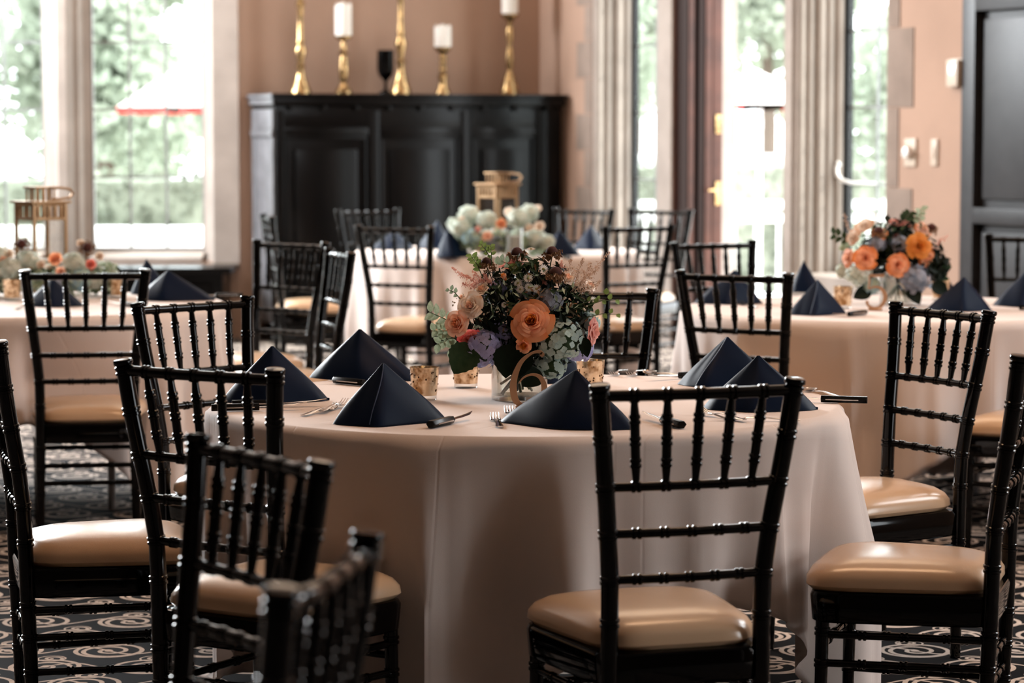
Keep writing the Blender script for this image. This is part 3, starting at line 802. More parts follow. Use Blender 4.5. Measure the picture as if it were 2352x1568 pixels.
FLARE = [(0.066, 0), (0.066, .04), (0.060, .08), (0.048, .16), (0.026, .27), (0.018, .31), (0.026, .34), (0.030, .42), (0.024, .52), (0.018, .62), (0.026, .72), (0.026, .80), (0.016, .88), (0.030, .93), (0.060, .97), (0.062, 1.0)]
holder(693, 0.22, -60, TALL, 'tall gilt brass candlestick, leftmost on the dark cabinet')
holder(791, 0.16, 82, MID, 'medium brass candlestick, second from left, under a tall white pillar candle', 10)
holder(922, 0.13, -110, TALL, 'tallest brass candlestick, in the middle of the cabinet top')
holder(1018, 0.16, 108, RIB, 'short ribbed brass candlestick right of the tallest one', 60, 0.057)
holder(1171, 0.20, 32, FLARE, 'brass candlestick with flared foot, rightmost on the cabinet', -50, 0.055)
p = on_cab(887, 0.27)
gob = thing('goblet', 'black goblet behind the tallest brass candlestick on the cabinet', 'goblet', tuple(p))
hh = at_d(887, 115, p.y).z - CT
bm = bmesh.new(); lathe(bm, [(0.050, 0), (0.048, 0.01), (0.012, 0.03), (0.010, hh * .28), (0.02, hh * .33)], 24); obj('foot', bm, M['darkwood'], gob)
bm = bmesh.new(); lathe(bm, [(0.02, hh * .33), (0.045, hh * .42), (0.056, hh * .55), (0.055, hh), (0.050, hh), (0.050, hh * .5)], 24); obj('bowl', bm, M['darkwood'], gob)

# ------------------------------------------------------------------ where the chairs stand
G6, GL, GF, GR = 'black chairs around the table numbered 6', 'black chairs around the left lantern table', 'black chairs around the farthest table', 'black chairs around the right bouquet table'
CH = [
 (0.336, 5.190, 18.4, 'black bamboo-turned chair, front right, its back to us before the number 6 table', G6),
 (1.1026, 7.2518, 119.2, 'black chair right of the near cloth, whole slanted back showing against the tan table', G6),
 (-0.6085, 5.5551, -33.3, 'black chair at near cloth left edge, back rail crossing the leftmost navy napkin', G6),
 (-0.8476, 7.5341, 227.0, 'black chair behind the leftmost near napkin, its spindled back tilted left', G6),
 (1.075, 5.93, 73.3, 'black chair at the right edge, seen sideways with its broad ivory seat facing left', G6),
 (-1.150, 6.30, -75.0, 'black chair cut by the left edge, seen sideways with its ivory seat bright', G6),
 (0.215, 8.02, 176.0, 'black chair behind the near bouquet, only its right post and rail showing', G6),
 (-1.4415, 9.1894, 7.9, 'black chair in front of the gold lantern table, its back to us at upper left', GL),
 (-0.9625, 11.3717, 140.7, 'black chair turned three quarters left of the cabinet front, shiny white top rail', GL),
 (-0.72, 10.54, 106.0, 'narrow side-on black chair overlapping the shiny-railed chair left of the farthest table', GL),
 (0.7645, 9.0559, -31.8, 'black chair at the right table, near left, a dark napkin behind its spindles', GR),
 (0.8745, 11.3481, 211.4, 'black chair beyond the right table, before the bright garden doorway', GR),
 (2.27, 11.98, 150.0, 'black chair against the slate grey door at the right edge', GR),
 (1.90, 8.80, 58.0, 'black chair cut by the right edge, only its orange-tan seat corner and legs in view', GR),
 (0.5863, 13.30, 34.0, 'black chair at the farthest table, right front, its back to us', GF),
 (-0.5427, 13.1909, -26.4, 'black chair at the farthest table, left front, dark back before white cloth', GF),
 (0.3856, 15.8528, 143.3, 'black chair behind the farthest table, right of the cabinet front edge', GF),
 (-0.8041, 15.7277, 214.4, 'black chair behind the farthest table against the cabinet panels', GF),
 (0.83, 15.75, 146.0, 'black chair in front of the narrow leaded window and mahogany door leaf', GF),
 (-1.27, 14.75, 282.0, 'black chair seen edgeways against the cabinet end, farthest left', GF),
 (-0.431, 4.05, 123.0, 'blurred black chair in the left foreground, rail sloping down to the right', 'blurred foreground chairs'),
 (-0.262, 3.03, 80.0, 'closest blurred black chair at the bottom, top rail sloping up to the right', 'blurred foreground chairs'),
]

# ------------------------------------------------------------------ banquet tables with square-cut cloths
TZ = 0.733
def tablecloth(cx, cy, half, rot, label, seed, zmin=0.012, sub=320, fold=1.0):
    R = 0.762
    rnd = random.Random(seed)
    ph = [rnd.uniform(0, 2 * PI) for _ in range(8)]
    bm = bmesh.new(); N = sub
    top = [0.0, 0.2, 0.4, 0.55, 0.68, 0.74]
    rings = []
    def hemdrop(a):
        d = half / max(abs(math.cos(a - rot)), abs(math.sin(a - rot))) - R
        return d
    def in_seat(x, y):
        for c in CH:
            dx, dy = cx + x - c[0], cy + y - c[1]; a = math.radians(c[2])
            lx, ly = dx * math.cos(a) + dy * math.sin(a), -dx * math.sin(a) + dy * math.cos(a)
            if abs(lx) < 0.235 and -0.05 < ly < 0.43: return True
        return False
    push = []
    for k in range(N):
        a = 2 * PI * k / N; r = 0.92
        while r > 0.5 and any(in_seat(q * math.cos(a), q * math.sin(a)) for q in (r, r - 0.03)): r -= 0.01
        push.append(min(r, 0.92))
    push = [min(push[(k + d) % N] for d in range(-3, 4)) for k in range(N)]
    push = [sum(push[(k + d) % N] for d in range(-4, 5)) / 9 for k in range(N)]
    cvert = bm.verts.new((0, 0, TZ))
    for r in top[1:]:
        rings.append([bm.verts.new((r * math.cos(2 * PI * k / N), r * math.sin(2 * PI * k / N), TZ)) for k in range(N)])
    steps = 22
    for s in range(steps + 1):
        f = s / steps; ring = []
        for k in range(N):
            a = 2 * PI * k / N
            L = hemdrop(a)
            Ld = L * f
            corner = max(0.0, (L - (half - R)) / (half * 0.414))     # 0 mid side .. 1 corner
            # sharp cone folds gathered near the corners, gentle waves between
            q_ = ((a - rot) / (PI / 2) - 0.5) % 1.0; q_ = (q_ if q_ < 0.5 else q_ - 1.0) * (PI / 2)
            cone = 0.8 * 0.95 * math.exp(-(q_ / 0.085) ** 2) - 0.75 * math.exp(-((abs(q_) - 0.20) / 0.075) ** 2) + 0.5 * math.exp(-((abs(q_) - 0.38) / 0.08) ** 2)
            tri = lambda x_: 1.0 - 2.0 * abs(math.sin(x_)) ** 0.75
            w = cone + (0.75 + 0.25 * corner) * (math.sin(7 * (a) + ph[0]) * 0.30 + tri(5.5 * a + 0.4 * math.sin(3 * a + ph[5]) + ph[1]) * 0.38 + tri(10 * a + 0.5 * math.sin(2 * a + ph[6]) + ph[2]) * 0.30 + 0.25 * math.sin(29 * a + ph[3]))
            g = min(1.0, Ld / 0.40)
            rad = R + 0.012 * min(1, Ld / 0.02) + fold * (0.080 * w + 0.012) * g ** 1.15 + 0.015 * corner * g
            z = TZ - max(0.0, Ld - 0.006) * 0.985
            if push[k] < 0.915 and s > 0:
                b_ = max(0.0, min(1.0, (0.70 - z) / 0.20)); rad = min(rad, (R + 0.014) * (1 - b_) + push[k] * b_) if rad > push[k] else rad
            if s == 0: rad = R - 0.008
            if s == 0: z = TZ
            if z < zmin:      # spare cloth pools on the carpet
                rad += (zmin - z) * 0.55; z = zmin + 0.004 * (1 + math.sin(23 * a + ph[4] + 20 * f)) 
            ring.append(bm.verts.new((rad * math.cos(a), rad * math.sin(a), z)))
        rings.append(ring)
    for k in range(N):
        bm.faces.new((cvert, rings[0][k], rings[0][(k + 1) % N]))
    for i in range(len(rings) - 1):
        for k in range(N):
            j = (k + 1) % N
            bm.faces.new((rings[i][k], rings[i][j], rings[i + 1][j], rings[i + 1][k]))
    # faint storage creases across the top
    o = obj('tablecloth', bm, M['cloth'], loc=(cx, cy, 0))
    o.data.set_sharp_from_angle(angle=math.radians(75))
    md = o.modifiers.new('thickness', 'SOLIDIFY'); md.thickness = 0.0012; md.offset = -1
    return tag(o, label, 'tablecloth', 'ivory tablecloths')
def round_table(cx, cy, label):
    t = thing('round_table', label, 'table', (cx, cy, 0), 0, 'round banquet tables')
    bm = bmesh.new(); lathe(bm, [(0.745, TZ - 0.022), (0.75, TZ - 0.018), (0.75, TZ - 0.006), (0.745, TZ - 0.003)], 64); obj('tabletop', bm, M['ply'], t)
    for k in range(4):
        sx, sy = (-1, 1)[k % 2], (-1, 1)[k // 2]
        bm = bmesh.new(); sweep(bm, [(sx * 0.38, sy * 0.30, TZ - 0.025), (sx * 0.38, sy * 0.34, 0.0)], [0.014, 0.014], 10); obj('leg', bm, M['table_metal'], t)
TABLES = {'six': (0.0355, 6.583), 'far': (-0.081, 14.566), 'left': (-1.847, 10.232), 'right': (1.395, 10.0)}
for k, rot, hf, lab in (('six', math.radians(299), 1.16, 'ivory cloth on the nearest round table, under the number 6'),
                        ('left', math.radians(8), 1.16, 'ivory cloth on the left round table carrying the gold lantern'),
                        ('right', math.radians(20), 1.20, 'ivory cloth on the right round table with the orange rose bouquet'),
                        ('far', math.radians(35), 1.20, 'ivory cloth on the farthest round table before the dark cabinet')):
    cx, cy = TABLES[k]
    tablecloth(cx, cy, hf, rot, lab, hash(k) % 97 if False else {'six': 5, 'left': 11, 'right': 23, 'far': 31}[k])
    round_table(cx, cy, lab.replace('ivory cloth on the', 'round folding table under the ivory cloth,').replace(', under the number 6', ', bearing the number 6'))

# ------------------------------------------------------------------ ballroom chairs
H1, H2, H3, H4 = 0.8964, 0.720, 0.6286, 0.5384
def postx(z):
    tab = [(0.0, 0.162, 0.012), (0.20, 0.160, 0.008), (0.40, 0.1575, 0.0), (0.455, 0.1575, 0.0), (H4, 0.1586, -0.0036), (H3, 0.1667, -0.0147), (H2, 0.1776, -0.0298), (0.81, 0.1885, -0.0435), (0.93, 0.2015, -0.0575)]
    for (z0, x0, y0), (z1, x1, y1) in zip(tab, tab[1:]):
        if z <= z1:
            t = (z - z0) / (z1 - z0); return x0 + (x1 - x0) * t, y0 + (y1 - y0) * t
    return tab[-1][1:]
def post_mesh():
    ringz = [0.155, 0.235, 0.31, 0.455, H4, H3, H2, 0.812, H1]
    zs = [(z / 100.0 * 92, 1.0) for z in range(0, 96, 4)]
    zs = [(z, k) for z, k in zs if z < 0.895 and all(abs(z - c) > 0.011 for c in ringz)]
    for c in ringz:
        for d, k in ((-.0095, 1), (-.0080, 1.13), (-.0030, 1.13), (-.0015, 1.0), (.0015, 1.0), (.0030, 1.13), (.0080, 1.13), (.0095, 1)): zs.append((c + d, k))
    zs += [(0.9072, 0.93), (0.9085, 1.10), (0.911, 1.18), (0.917, 1.18), (0.9195, 1.08), (0.9205, 0.6)]
    zs.sort()
    bm = bmesh.new()
    pts = []; rr = []
    for z, k in zs:
        x, y = postx(z); pts.append((x, y, z)); r = 0.0175 if z > 0.3 else 0.0175 - (0.3 - z) * 0.012
        rr.append(r * k)
    sweep(bm, pts, rr, 14)
    me_o = obj('back_post', bm, M['lacquer']); me = me_o.data; bpy.data.objects.remove(me_o)
    return me
def mesh_of(name, bm, m):
    o = obj(name, bm, m); me = o.data; bpy.data.objects.remove(o); return me
ME = {}
ME['post_r'] = post_mesh()
me = ME['post_r'].copy()
for v in me.vertices: v.co.x = -v.co.x
me.flip_normals(); ME['post_l'] = me
FR5 = [1 / 6, 2 / 6, 3 / 6, 4 / 6, 5 / 6]
def rail_bm(z, r, bow=0.012):
    x, y = postx(z)
    pts, rr = turned((-x, y, z), (x, y, z), r, FR5, 1.28, bow=(0, -bow, 0))
    bm = bmesh.new(); sweep(bm, pts, rr, 12); return bm
ME['rail1'] = mesh_of('top_rail', rail_bm(H1, 0.0112), M['lacquer'])
ME['rail2'] = mesh_of('back_rail', rail_bm(H2, 0.0090), M['lacquer'])
ME['rail3'] = mesh_of('back_rail', rail_bm(H3, 0.0092), M['lacquer'])
ME['rail4'] = mesh_of('back_rail', rail_bm(H4, 0.0090), M['lacquer'])
for i, f in enumerate(FR5):
    x1, y1 = postx(H1); x2, y2 = postx(H2); b = 0.012 * 4 * f * (1 - f)
    tp = lambda t: 0.62 + 0.38 * min(1.0, min(t, 1 - t) / 0.24)
    pts, rr = turned((-x2 + 2 * x2 * f, y2 - b, H2), (-x1 + 2 * x1 * f, y1 - b, H1), 0.0095, [0.26, 0.50, 0.74], 1.22, taper=tp)
    bm = bmesh.new(); sweep(bm, pts, rr, 12); ME['sp%d' % i] = mesh_of('spindle', bm, M['lacquer'])
SFW, SBW, SD = 0.200, 0.160, 0.385
def outline(inset, n=64, front=SFW, back=SBW, d=SD, e=5.0):
    out = []
    for k in range(n):
        a = 2 * PI * k / n
        c, s = math.cos(a), math.sin(a)
        u = math.copysign(abs(c) ** (2 / e), c); v = math.copysign(abs(s) ** (2 / e), s)
        y = d / 2 + v * (d / 2 - inset)
        w = back + (front - back) * (y / d) - inset
        out.append((u * w, y))
    return out
bm = bmesh.new()
prev = None
for ins, z, e in ((0.004, 0.326, 9), (0.0, 0.330, 9), (-0.004, 0.384, 9), (0.0, 0.393, 9), (0.012, 0.395, 9)):
    ring = [bm.verts.new((x, y, z)) for x, y in outline(ins - 0.006, e=e)]
    if prev:
        for k in range(64): j = (k + 1) % 64; bm.faces.new((prev[k], prev[j], ring[j], ring[k]))
    else: bm.faces.new(list(reversed(ring)))
    prev = ring
bm.faces.new(prev)
ME['frame'] = mesh_of('seat_frame', bm, M['lacquer'])
bm = bmesh.new(); prev = None
for ins, z, e in ((0.020, 0.394, 6), (0.004, 0.396, 6), (-0.005, 0.406, 6), (-0.005, 0.422, 5.5), (0.004, 0.437, 5), (0.022, 0.449, 4.5), (0.05, 0.457, 4), (0.09, 0.462, 3.5), (0.14, 0.4645, 3)):
    ring = [bm.verts.new((x * (1.0 if y > 0.05 else 0.97), y + 0.004, z)) for x, y in outline(ins, e=e, front=0.210, back=0.160, d=0.400)]
    if prev:
        for k in range(64): j = (k + 1) % 64; bm.faces.new((prev[k], prev[j], ring[j], ring[k]))
    else: bm.faces.new(list(reversed(ring)))
    prev = ring
c_ = bm.verts.new((0, 0.2, 0.466))
for k in range(64): bm.faces.new((prev[k], prev[(k + 1) % 64], c_))
ME['cushion'] = mesh_of('seat_cushion', bm, M['vinyl'])
def leg_bm(sx):
    zs = []
    rz_ = [0.155, 0.235, 0.305]
    pts, rr = turned((sx * 0.182, 0.368, 0.0), (sx * 0.180, 0.362, 0.330), 0.0155, [z / 0.330 for z in rz_], 1.16, taper=lambda t: 0.80 + 0.2 * t)
    bm = bmesh.new(); sweep(bm, pts, rr, 12); return bm
ME['leg_l'] = mesh_of('leg', leg_bm(-1), M['lacquer']); ME['leg_r'] = mesh_of('leg', leg_bm(1), M['lacquer'])
def str_bm(p0, p1, r=0.0085):
    pts, rr = turned(p0, p1, r, [0.25, 0.5, 0.75], 1.3); bm = bmesh.new(); sweep(bm, pts, rr, 10); return bm
k_ = 0
STR = []
for z in (0.298, 0.235, 0.155):
    for sx in (-1, 1):
        STR.append(mesh_of('stretcher', str_bm((sx * postx(z)[0], postx(z)[1], z), (sx * 0.181, 0.366, z)), M['lacquer']))
STR.append(mesh_of('stretcher', str_bm((-0.181, 0.366, 0.27), (0.181, 0.366, 0.27)), M['lacquer']))
STR.append(mesh_of('stretcher', str_bm((-0.16, 0.006, 0.25), (0.16, 0.006, 0.25)), M['lacquer']))
STR.append(mesh_of('stretcher', str_bm((-0.16, 0.008, 0.19), (0.16, 0.008, 0.19)), M['lacquer']))

def make_chair(x, y, deg, label, group):
    t = thing('ballroom_chair', label, 'chair', (x, y, 0), math.radians(deg), group)
    share('back_post', ME['post_l'], t); share('back_post', ME['post_r'], t)
    share('top_rail', ME['rail1'], t)
    for k in ('rail2', 'rail3', 'rail4'): share('back_rail', ME[k], t)
    for i in range(5): share('spindle', ME['sp%d' % i], t)
    share('seat_frame', ME['frame'], t); share('seat_cushion', ME['cushion'], t)
    share('leg', ME['leg_l'], t); share('leg', ME['leg_r'], t)
    for m_ in STR: share('stretcher', m_, t)
    return t
for c_ in CH: make_chair(*c_)

# ------------------------------------------------------------------ folded napkins
def napkin(L, R, apex, label, ridge=0.0, depth=0.13, hem=False, group='folded navy napkins', shade='napkin'):
    """L, R: pixels of the base corners; apex: pixel of the peak; ridge: where the front fold meets the table, -0.5 .. 0.5"""
    a, b = at_z(*L, TZ), at_z(*R, TZ)
    mid = (a + b) / 2; w = (b - a).length
    mid_y = mid + Vector((0, depth * 0.25, 0))
    ap = at_d(*apex, mid_y.y)
    rz = math.atan2(b.y - a.y, b.x - a.x) * 0.6
    h = ap.z - TZ
    R3 = Matrix.Rotation(-rz, 4, 'Z')
    la = R3 @ Vector((ap.x - mid_y.x, 0, 0))
    t = thing('napkin', label, 'napkin', (mid_y.x, mid_y.y, TZ), rz, group)
    hw = w / 2
    # rounded polygon cross-section: left, front ridge, right, back
    key = [(-hw, 0.18 * depth), (-hw * 0.86 + (0.5 + ridge) * 0.06 * w, -0.18 * depth), (ridge * w, -0.55 * depth), (hw * 0.86, -0.12 * depth), (hw, 0.2 * depth), (0.25 * w, 0.5 * depth), (-0.25 * w, 0.5 * depth)]
    pts = []
    n = len(key)
    for i in range(n):
        p0, p1, p2, p3 = key[i - 1], key[i], key[(i + 1) % n], key[(i + 2) % n]
        for s in range(7):
            u = s / 7
            q = []
            for c in (0, 1):
                m1 = (p2[c] - p0[c]) * 0.32; m2 = (p3[c] - p1[c]) * 0.32
                q.append((2 * u**3 - 3 * u**2 + 1) * p1[c] + (u**3 - 2 * u**2 + u) * m1 + (-2 * u**3 + 3 * u**2) * p2[c] + (u**3 - u**2) * m2)
            pts.append(q)
    bm = bmesh.new(); rings = []
    ks = [0, 0.012, 0.04, 0.09, 0.16, 0.26, 0.38, 0.50, 0.62, 0.73, 0.82, 0.89, 0.94, 0.975, 0.993]
    N = len(pts)
    for k in ks:
        sc_ = ((1 - k) * 0.985 + 0.015) * (1 + 0.05 * math.sin(PI * k))
        infl = 0.10 * math.sin(PI * min(1, k * 1.15)) * (1 - k)
        tuck = -0.02 if k == 0 else 0.0
        ring = []
        for i, (x, y) in enumerate(pts):
            soft = 1 + infl + tuck
            wv = 0.0022 * math.sin(i * 0.9 + 6 * k + w * 90) * (1 - k)
            ring.append(bm.verts.new((x * sc_ * (1 + infl * 0.15) + la.x * k, y * sc_ * soft + wv + 0.012 * k, 0.0015 + h * k)))
        rings.append(ring)
    for i in range(len(rings) - 1):
        for j in range(N):
            j2 = (j + 1) % N; bm.faces.new((rings[i][j], rings[i][j2], rings[i + 1][j2], rings[i + 1][j]))
    bm.faces.new(rings[-1]); bm.faces.new(list(reversed(rings[0])))
    def pt(idx, k):
        i0 = int(idx) % N; fr_ = idx - int(idx); x = pts[i0][0] * (1 - fr_) + pts[(i0 + 1) % N][0] * fr_; y = pts[i0][1] * (1 - fr_) + pts[(i0 + 1) % N][1] * fr_; sc_ = ((1 - k) * 0.985 + 0.015) * (1 + 0.05 * math.sin(PI * k)); infl = 0.10 * math.sin(PI * min(1, k * 1.15)) * (1 - k)
        return Vector((x * sc_ * (1 + infl * .15) + la.x * k, y * sc_ * (1 + infl) + 0.012 * k, 0.0015 + h * k))
    obj('folded_cloth', bm, M[shade], t).data.set_sharp_from_angle(angle=math.radians(60))
    if hem:
        bm = bmesh.new(); path = []
        for i in range(15):
            k = 0.985 - i * 0.068
            idx = 14 - 2.5 * math.sin((1 - k) * PI * 0.55)
            path.append(pt(idx, max(0.02, k)) + Vector((0, -0.0012, 0)))
        sweep(bm, path, [0.0013] * len(path), 6); obj('hem', bm, M['napkin_hem'], t)
    bm = bmesh.new()       # under-fold lying flat at the back corner
    q0 = [(hw * 0.55, 0.0), (hw * 1.02, 0.10 * depth), (hw * 0.8, 0.7 * depth), (hw * 0.2, 0.55 * depth)]
    lo = [bm.verts.new((x, y, 0.0005)) for x, y in q0]; hi = [bm.verts.new((x, y, 0.006)) for x, y in q0]
    for i in range(4): bm.faces.new((lo[i], lo[(i + 1) % 4], hi[(i + 1) % 4], hi[i]))
    bm.faces.new(lo); bm.faces.new(hi)
    obj('under_fold', bm, M[shade], t)
    return t
napkin((507, 928), (752, 922), (626, 796), 'navy napkin peak leftmost on the number 6 table, behind a chair rail', -0.05, 0.12)
napkin((716, 868), (944, 880), (822, 757), 'tall navy napkin peak second from the left on the number 6 table', 0.05, 0.13)
napkin((785, 984), (1012, 966), (882, 835), 'navy napkin with visible hem line, front left of the glass vase', -0.20, 0.14, hem=True)
napkin((1186, 966), (1402, 998), (1326, 850), 'navy satin napkin beside the gold number 6, catching light', 0.12, 0.14)
napkin((1558, 886), (1786, 890), (1670, 775), 'navy napkin with pale hem behind the front right chair, taller of that pair', -0.22, 0.13, hem=True)
napkin((1616, 942), (1880, 946), (1742, 818), 'navy napkin seen through the front right chair top rail, lower of that pair', -0.05, 0.13)
napkin((1180, 878), (1352, 880), (1290, 800), 'navy napkin hidden behind the bouquet, its tip beside the right glass votive', 0.0, 0.12)
napkin((50, 703), (180, 706), (118, 640), 'navy napkin behind the spindles of the chair at the lantern table', 0.1, 0.14)
napkin((308, 690), (486, 692), (384, 622), 'wide navy napkin at the right rim of the lantern table', -0.1, 0.14)
napkin((298, 676), (385, 678), (333, 596), 'narrow lit navy napkin behind the wide one on the lantern table', 0.15, 0.12)
napkin((848, 574), (952, 574), (905, 530), 'blue napkin behind the left front chair of the farthest table', 0.0, 0.15)
napkin((958, 571), (1030, 573), (1004, 506), 'tall blue napkin left of the far bouquet, behind a shorter one', 0.1, 0.13)
napkin((1006, 592), (1080, 590), (1028, 524), 'blue napkin at the front left of the far bouquet', -0.15, 0.14)
napkin((1238, 585), (1322, 588), (1284, 529), 'blue napkin just right of the far bouquet', 0.05, 0.15)
napkin((1316, 574), (1402, 574), (1358, 517), 'blue napkin at the right end of the farthest table', 0.0, 0.15)
napkin((1594, 698), (1752, 699), (1688, 621), 'dark napkin seen through two chair backs at the left end of the right table', 0.0, 0.14)
napkin((1822, 673), (1888, 671), (1848, 599), 'pale-lit navy napkin behind the dark one left of the orange roses', 0.1, 0.12)
napkin((1826, 726), (1940, 721), (1881, 643), 'dark navy napkin in front of the pale-lit one, left of the orange roses', -0.2, 0.14, hem=True)
napkin((2132, 713), (2280, 716), (2214, 637), 'navy napkin right of the orange roses, behind a chair top rail', 0.05, 0.15)
napkin((2284, 703), (2400, 706), (2362, 618), 'navy napkin cut off by the right edge of the photo', 0.1, 0.14)
napkin((2136, 664), (2196, 664), (2158, 612), 'small dark napkin behind the orange rose bouquet at its right', 0.0, 0.12)

# ------------------------------------------------------------------ cutlery
def flat_rod(bm, pts, ws, th, z0=0.0):
    """flat bar following pts (x, y, z) with half widths ws across x"""
    rings = []
    for (x, y, z), w in zip(pts, ws):
        rings.append([bm.verts.new((x - w, y, z0 + z)), bm.verts.new((x - w * .5, y, z0 + z - th * .5)), bm.verts.new((x + w * .5, y, z0 + z - th * .5)), bm.verts.new((x + w, y, z0 + z)), bm.verts.new((x + w * .5, y, z0 + z + th * .5)), bm.verts.new((x - w * .5, y, z0 + z + th * .5))])
    for a, b in zip(rings, rings[1:]):
        for k in range(6): bm.faces.new((a[k], a[(k + 1) % 6], b[(k + 1) % 6], b[k]))
    bm.faces.new(rings[0]); bm.faces.new(list(reversed(rings[-1])))
bm = bmesh.new(); flat_rod(bm, [(0, 0, .004), (0, .02, .004), (0, .06, .007), (0, .10, .010), (0, .125, .007)], [.007, .009, .006, .0035, .003], .003); ME['fork_h'] = mesh_of('handle', bm, M['steel'])
bm = bmesh.new()
flat_rod(bm, [(0, .125, .007), (0, .135, .004), (0, .15, .003), (0, .158, .004)], [.003, .009, .012, .012], .0025)
for i in range(4):
    x = -.0100 + i * .00667
    flat_rod(bm, [(x, .156, .004), (x, .175, .008), (x * .95, .195, .015)], [.0019, .0017, .0007], .002)
ME['fork_t'] = mesh_of('tines', bm, M['steel'])
bm = bmesh.new(); flat_rod(bm, [(0, 0, .010), (0, .004, .010), (0, .06, .010), (0, .105, .010), (0, .112, .010)], [.009, .0125, .011, .0115, .009], .016); ME['kn_h'] = mesh_of('handle', bm, M['black_plastic'])
bm = bmesh.new(); flat_rod(bm, [(0, .110, .010), (0.001, .15, .012), (0.001, .19, .014), (-.002, .225, .018)], [.005, .009, .008, .0006], .002)
ME['kn_b'] = mesh_of('blade', bm, M['steel'])
bm = bmesh.new()
for s_ in (-1, 1):
    flat_rod(bm, [(s_ * .0118, .02, .010), (s_ * .0108, .10, .010)], [.0009, .0009], .003)
ME['kn_r'] = mesh_of('rivet_line', bm, M['steel'])
bm = bmesh.new(); flat_rod(bm, [(0, 0, .004), (0, .03, .005), (0, .08, .008), (0, .12, .006), (0, .132, .004)], [.007, .008, .0045, .003, .004], .003); ME['sp_h'] = mesh_of('handle', bm, M['steel'])
bm = bmesh.new()
for i in range(2): pass
lathe(bm, [(0.0, .0), (.008, .001), (.014, .004), (.0165, .009), (.0155, .009), (.012, .005), (0.0, .002)], 20, Matrix.Translation((0, .155, .001)) @ Matrix.Diagonal((1, 1.5, 1, 1)), cap=False)
ME['sp_b'] = mesh_of('bowl', bm, M['steel'])
def cutlery(kind, tail, tip, label, group, dz=0.0):
    a, b = at_z(*tail, TZ), at_z(*tip, TZ)
    d = (b - a); rz = math.atan2(d.y, d.x) - PI / 2
    L = {'fork': .195, 'steak_knife': .225, 'spoon': .178}[kind]
    tip_w = b; start = tip_w - d.normalized() * L
    t = thing(kind, label, {'fork': 'fork', 'steak_knife': 'knife', 'spoon': 'spoon'}[kind], (start.x, start.y, TZ + dz), rz, group)
    for nm, k in {'fork': (('handle', 'fork_h'), ('tines', 'fork_t')), 'steak_knife': (('handle', 'kn_h'), ('blade', 'kn_b'), ('rivet_line', 'kn_r')), 'spoon': (('handle', 'sp_h'), ('bowl', 'sp_b'))}[kind]:
        share(nm, ME[k], t)
    return t
GC = 'cutlery on the number 6 table'
cutlery('fork', (663, 975), (797, 932), 'front fork of the pair left of the hemmed napkin', GC, 0.004)
cutlery('fork', (648, 968), (776, 938), 'rear fork of the pair left of the hemmed napkin', GC)
cutlery('fork', (1160, 1003), (1136, 962), 'short-looking fork, left one of the two pointing away beside the number 6', GC)
cutlery('fork', (1214, 1003), (1168, 950), 'fork touching the lit navy napkin beside the number 6', GC, 0.003)
cutlery('fork', (1440, 850), (1405, 866), 'left fork of the two behind the right gold votive', GC)
cutlery('fork', (1482, 850), (1446, 867), 'right fork of the two behind the right gold votive', GC)
cutlery('spoon', (1520, 862), (1478, 858), 'spoon lying right of the two forks at the table rear', GC)
cutlery('fork', (1775, 982), (1606, 952), 'front fork under the navy napkin behind the front right chair', GC, 0.003)
cutlery('fork', (1812, 968), (1640, 966), 'rear fork under the navy napkin behind the front right chair', GC)
cutlery('spoon', (1900, 908), (1852, 898), 'spoon near the right rim of the number 6 table', GC)
cutlery('steak_knife', (958, 992), (1086, 962), 'black-handled steak knife right of the hemmed napkin', GC)
cutlery('steak_knife', (1568, 986), (1478, 962), 'black-handled steak knife seen between the front right chair spindles', GC)
cutlery('steak_knife', (1926, 926), (1780, 922), 'black-handled steak knife sticking out right from a napkin', GC)
cutlery('steak_knife', (508, 945), (705, 941), 'black-handled steak knife under the leftmost near napkin', GC)
cutlery('steak_knife', (545, 936), (750, 933), 'second steak knife behind the leftmost near napkin', GC)
cutlery('steak_knife', (700, 874), (905, 894), 'steak knife before the tall second napkin', GC)
cutlery('steak_knife', (1620, 866), (1486, 876), 'steak knife with thin blade pointing left, behind the hemmed right napkin', GC)
GO = 'cutlery on the background tables'
cutlery('steak_knife', (1978, 724), (1910, 731), 'steak knife handle right of the dark napkin on the right table', GO)
cutlery('steak_knife', (2352, 713), (2270, 711), 'black steak knife handle below the napkin cut by the right edge', GO)
cutlery('steak_knife', (500, 684), (430, 686), 'black knife at the right rim of the lantern table', GO)
cutlery('steak_knife', (286, 704), (240, 700), 'black knife seen between chair spindles on the lantern table', GO)
cutlery('steak_knife', (1316, 598), (1280, 592), 'black knife at the front rim of the farthest table', GO)
cutlery('fork', (1760, 712), (1700, 700), 'fork right of the dark napkin behind two chair backs', GO)
cutlery('fork', (20, 716), (70, 704), 'fork left of the napkin on the lantern table', GO)

# ------------------------------------------------------------------ votives, vase, numbers, candle
bm = bmesh.new()
lathe(bm, [(.0300, .012), (.0305, .014), (.0360, .0795), (.0362, .081), (.0345, .081), (.0343, .079), (.0290, .018), (0.0, .016)], 32, cap=False)
ME['vot'] = mesh_of('cup', bm, M['mercury'])
bm = bmesh.new(); lathe(bm, [(.0, 0), (.0285, 0), (.0300, .002), (.0302, .012), (0.0, .012)], 32, cap=False); ME['votb'] = mesh_of('base', bm, M['vase_glass'])
bm = bmesh.new()
rnd = random.Random(3)
for k in range(34):
    a = rnd.uniform(0, 2 * PI); z = rnd.uniform(.022, .070); r = .0302 + (z - .012) * .0865; s_ = rnd.uniform(.0014, .0028)
    bmesh.ops.create_icosphere(bm, subdivisions=1, radius=s_, matrix=Matrix.Translation((r * math.cos(a), r * math.sin(a), z)))
M['drop'] = mat('dark_gold_spots', (0.10, 0.045, 0.015), rough=0.25, metal=0.6)
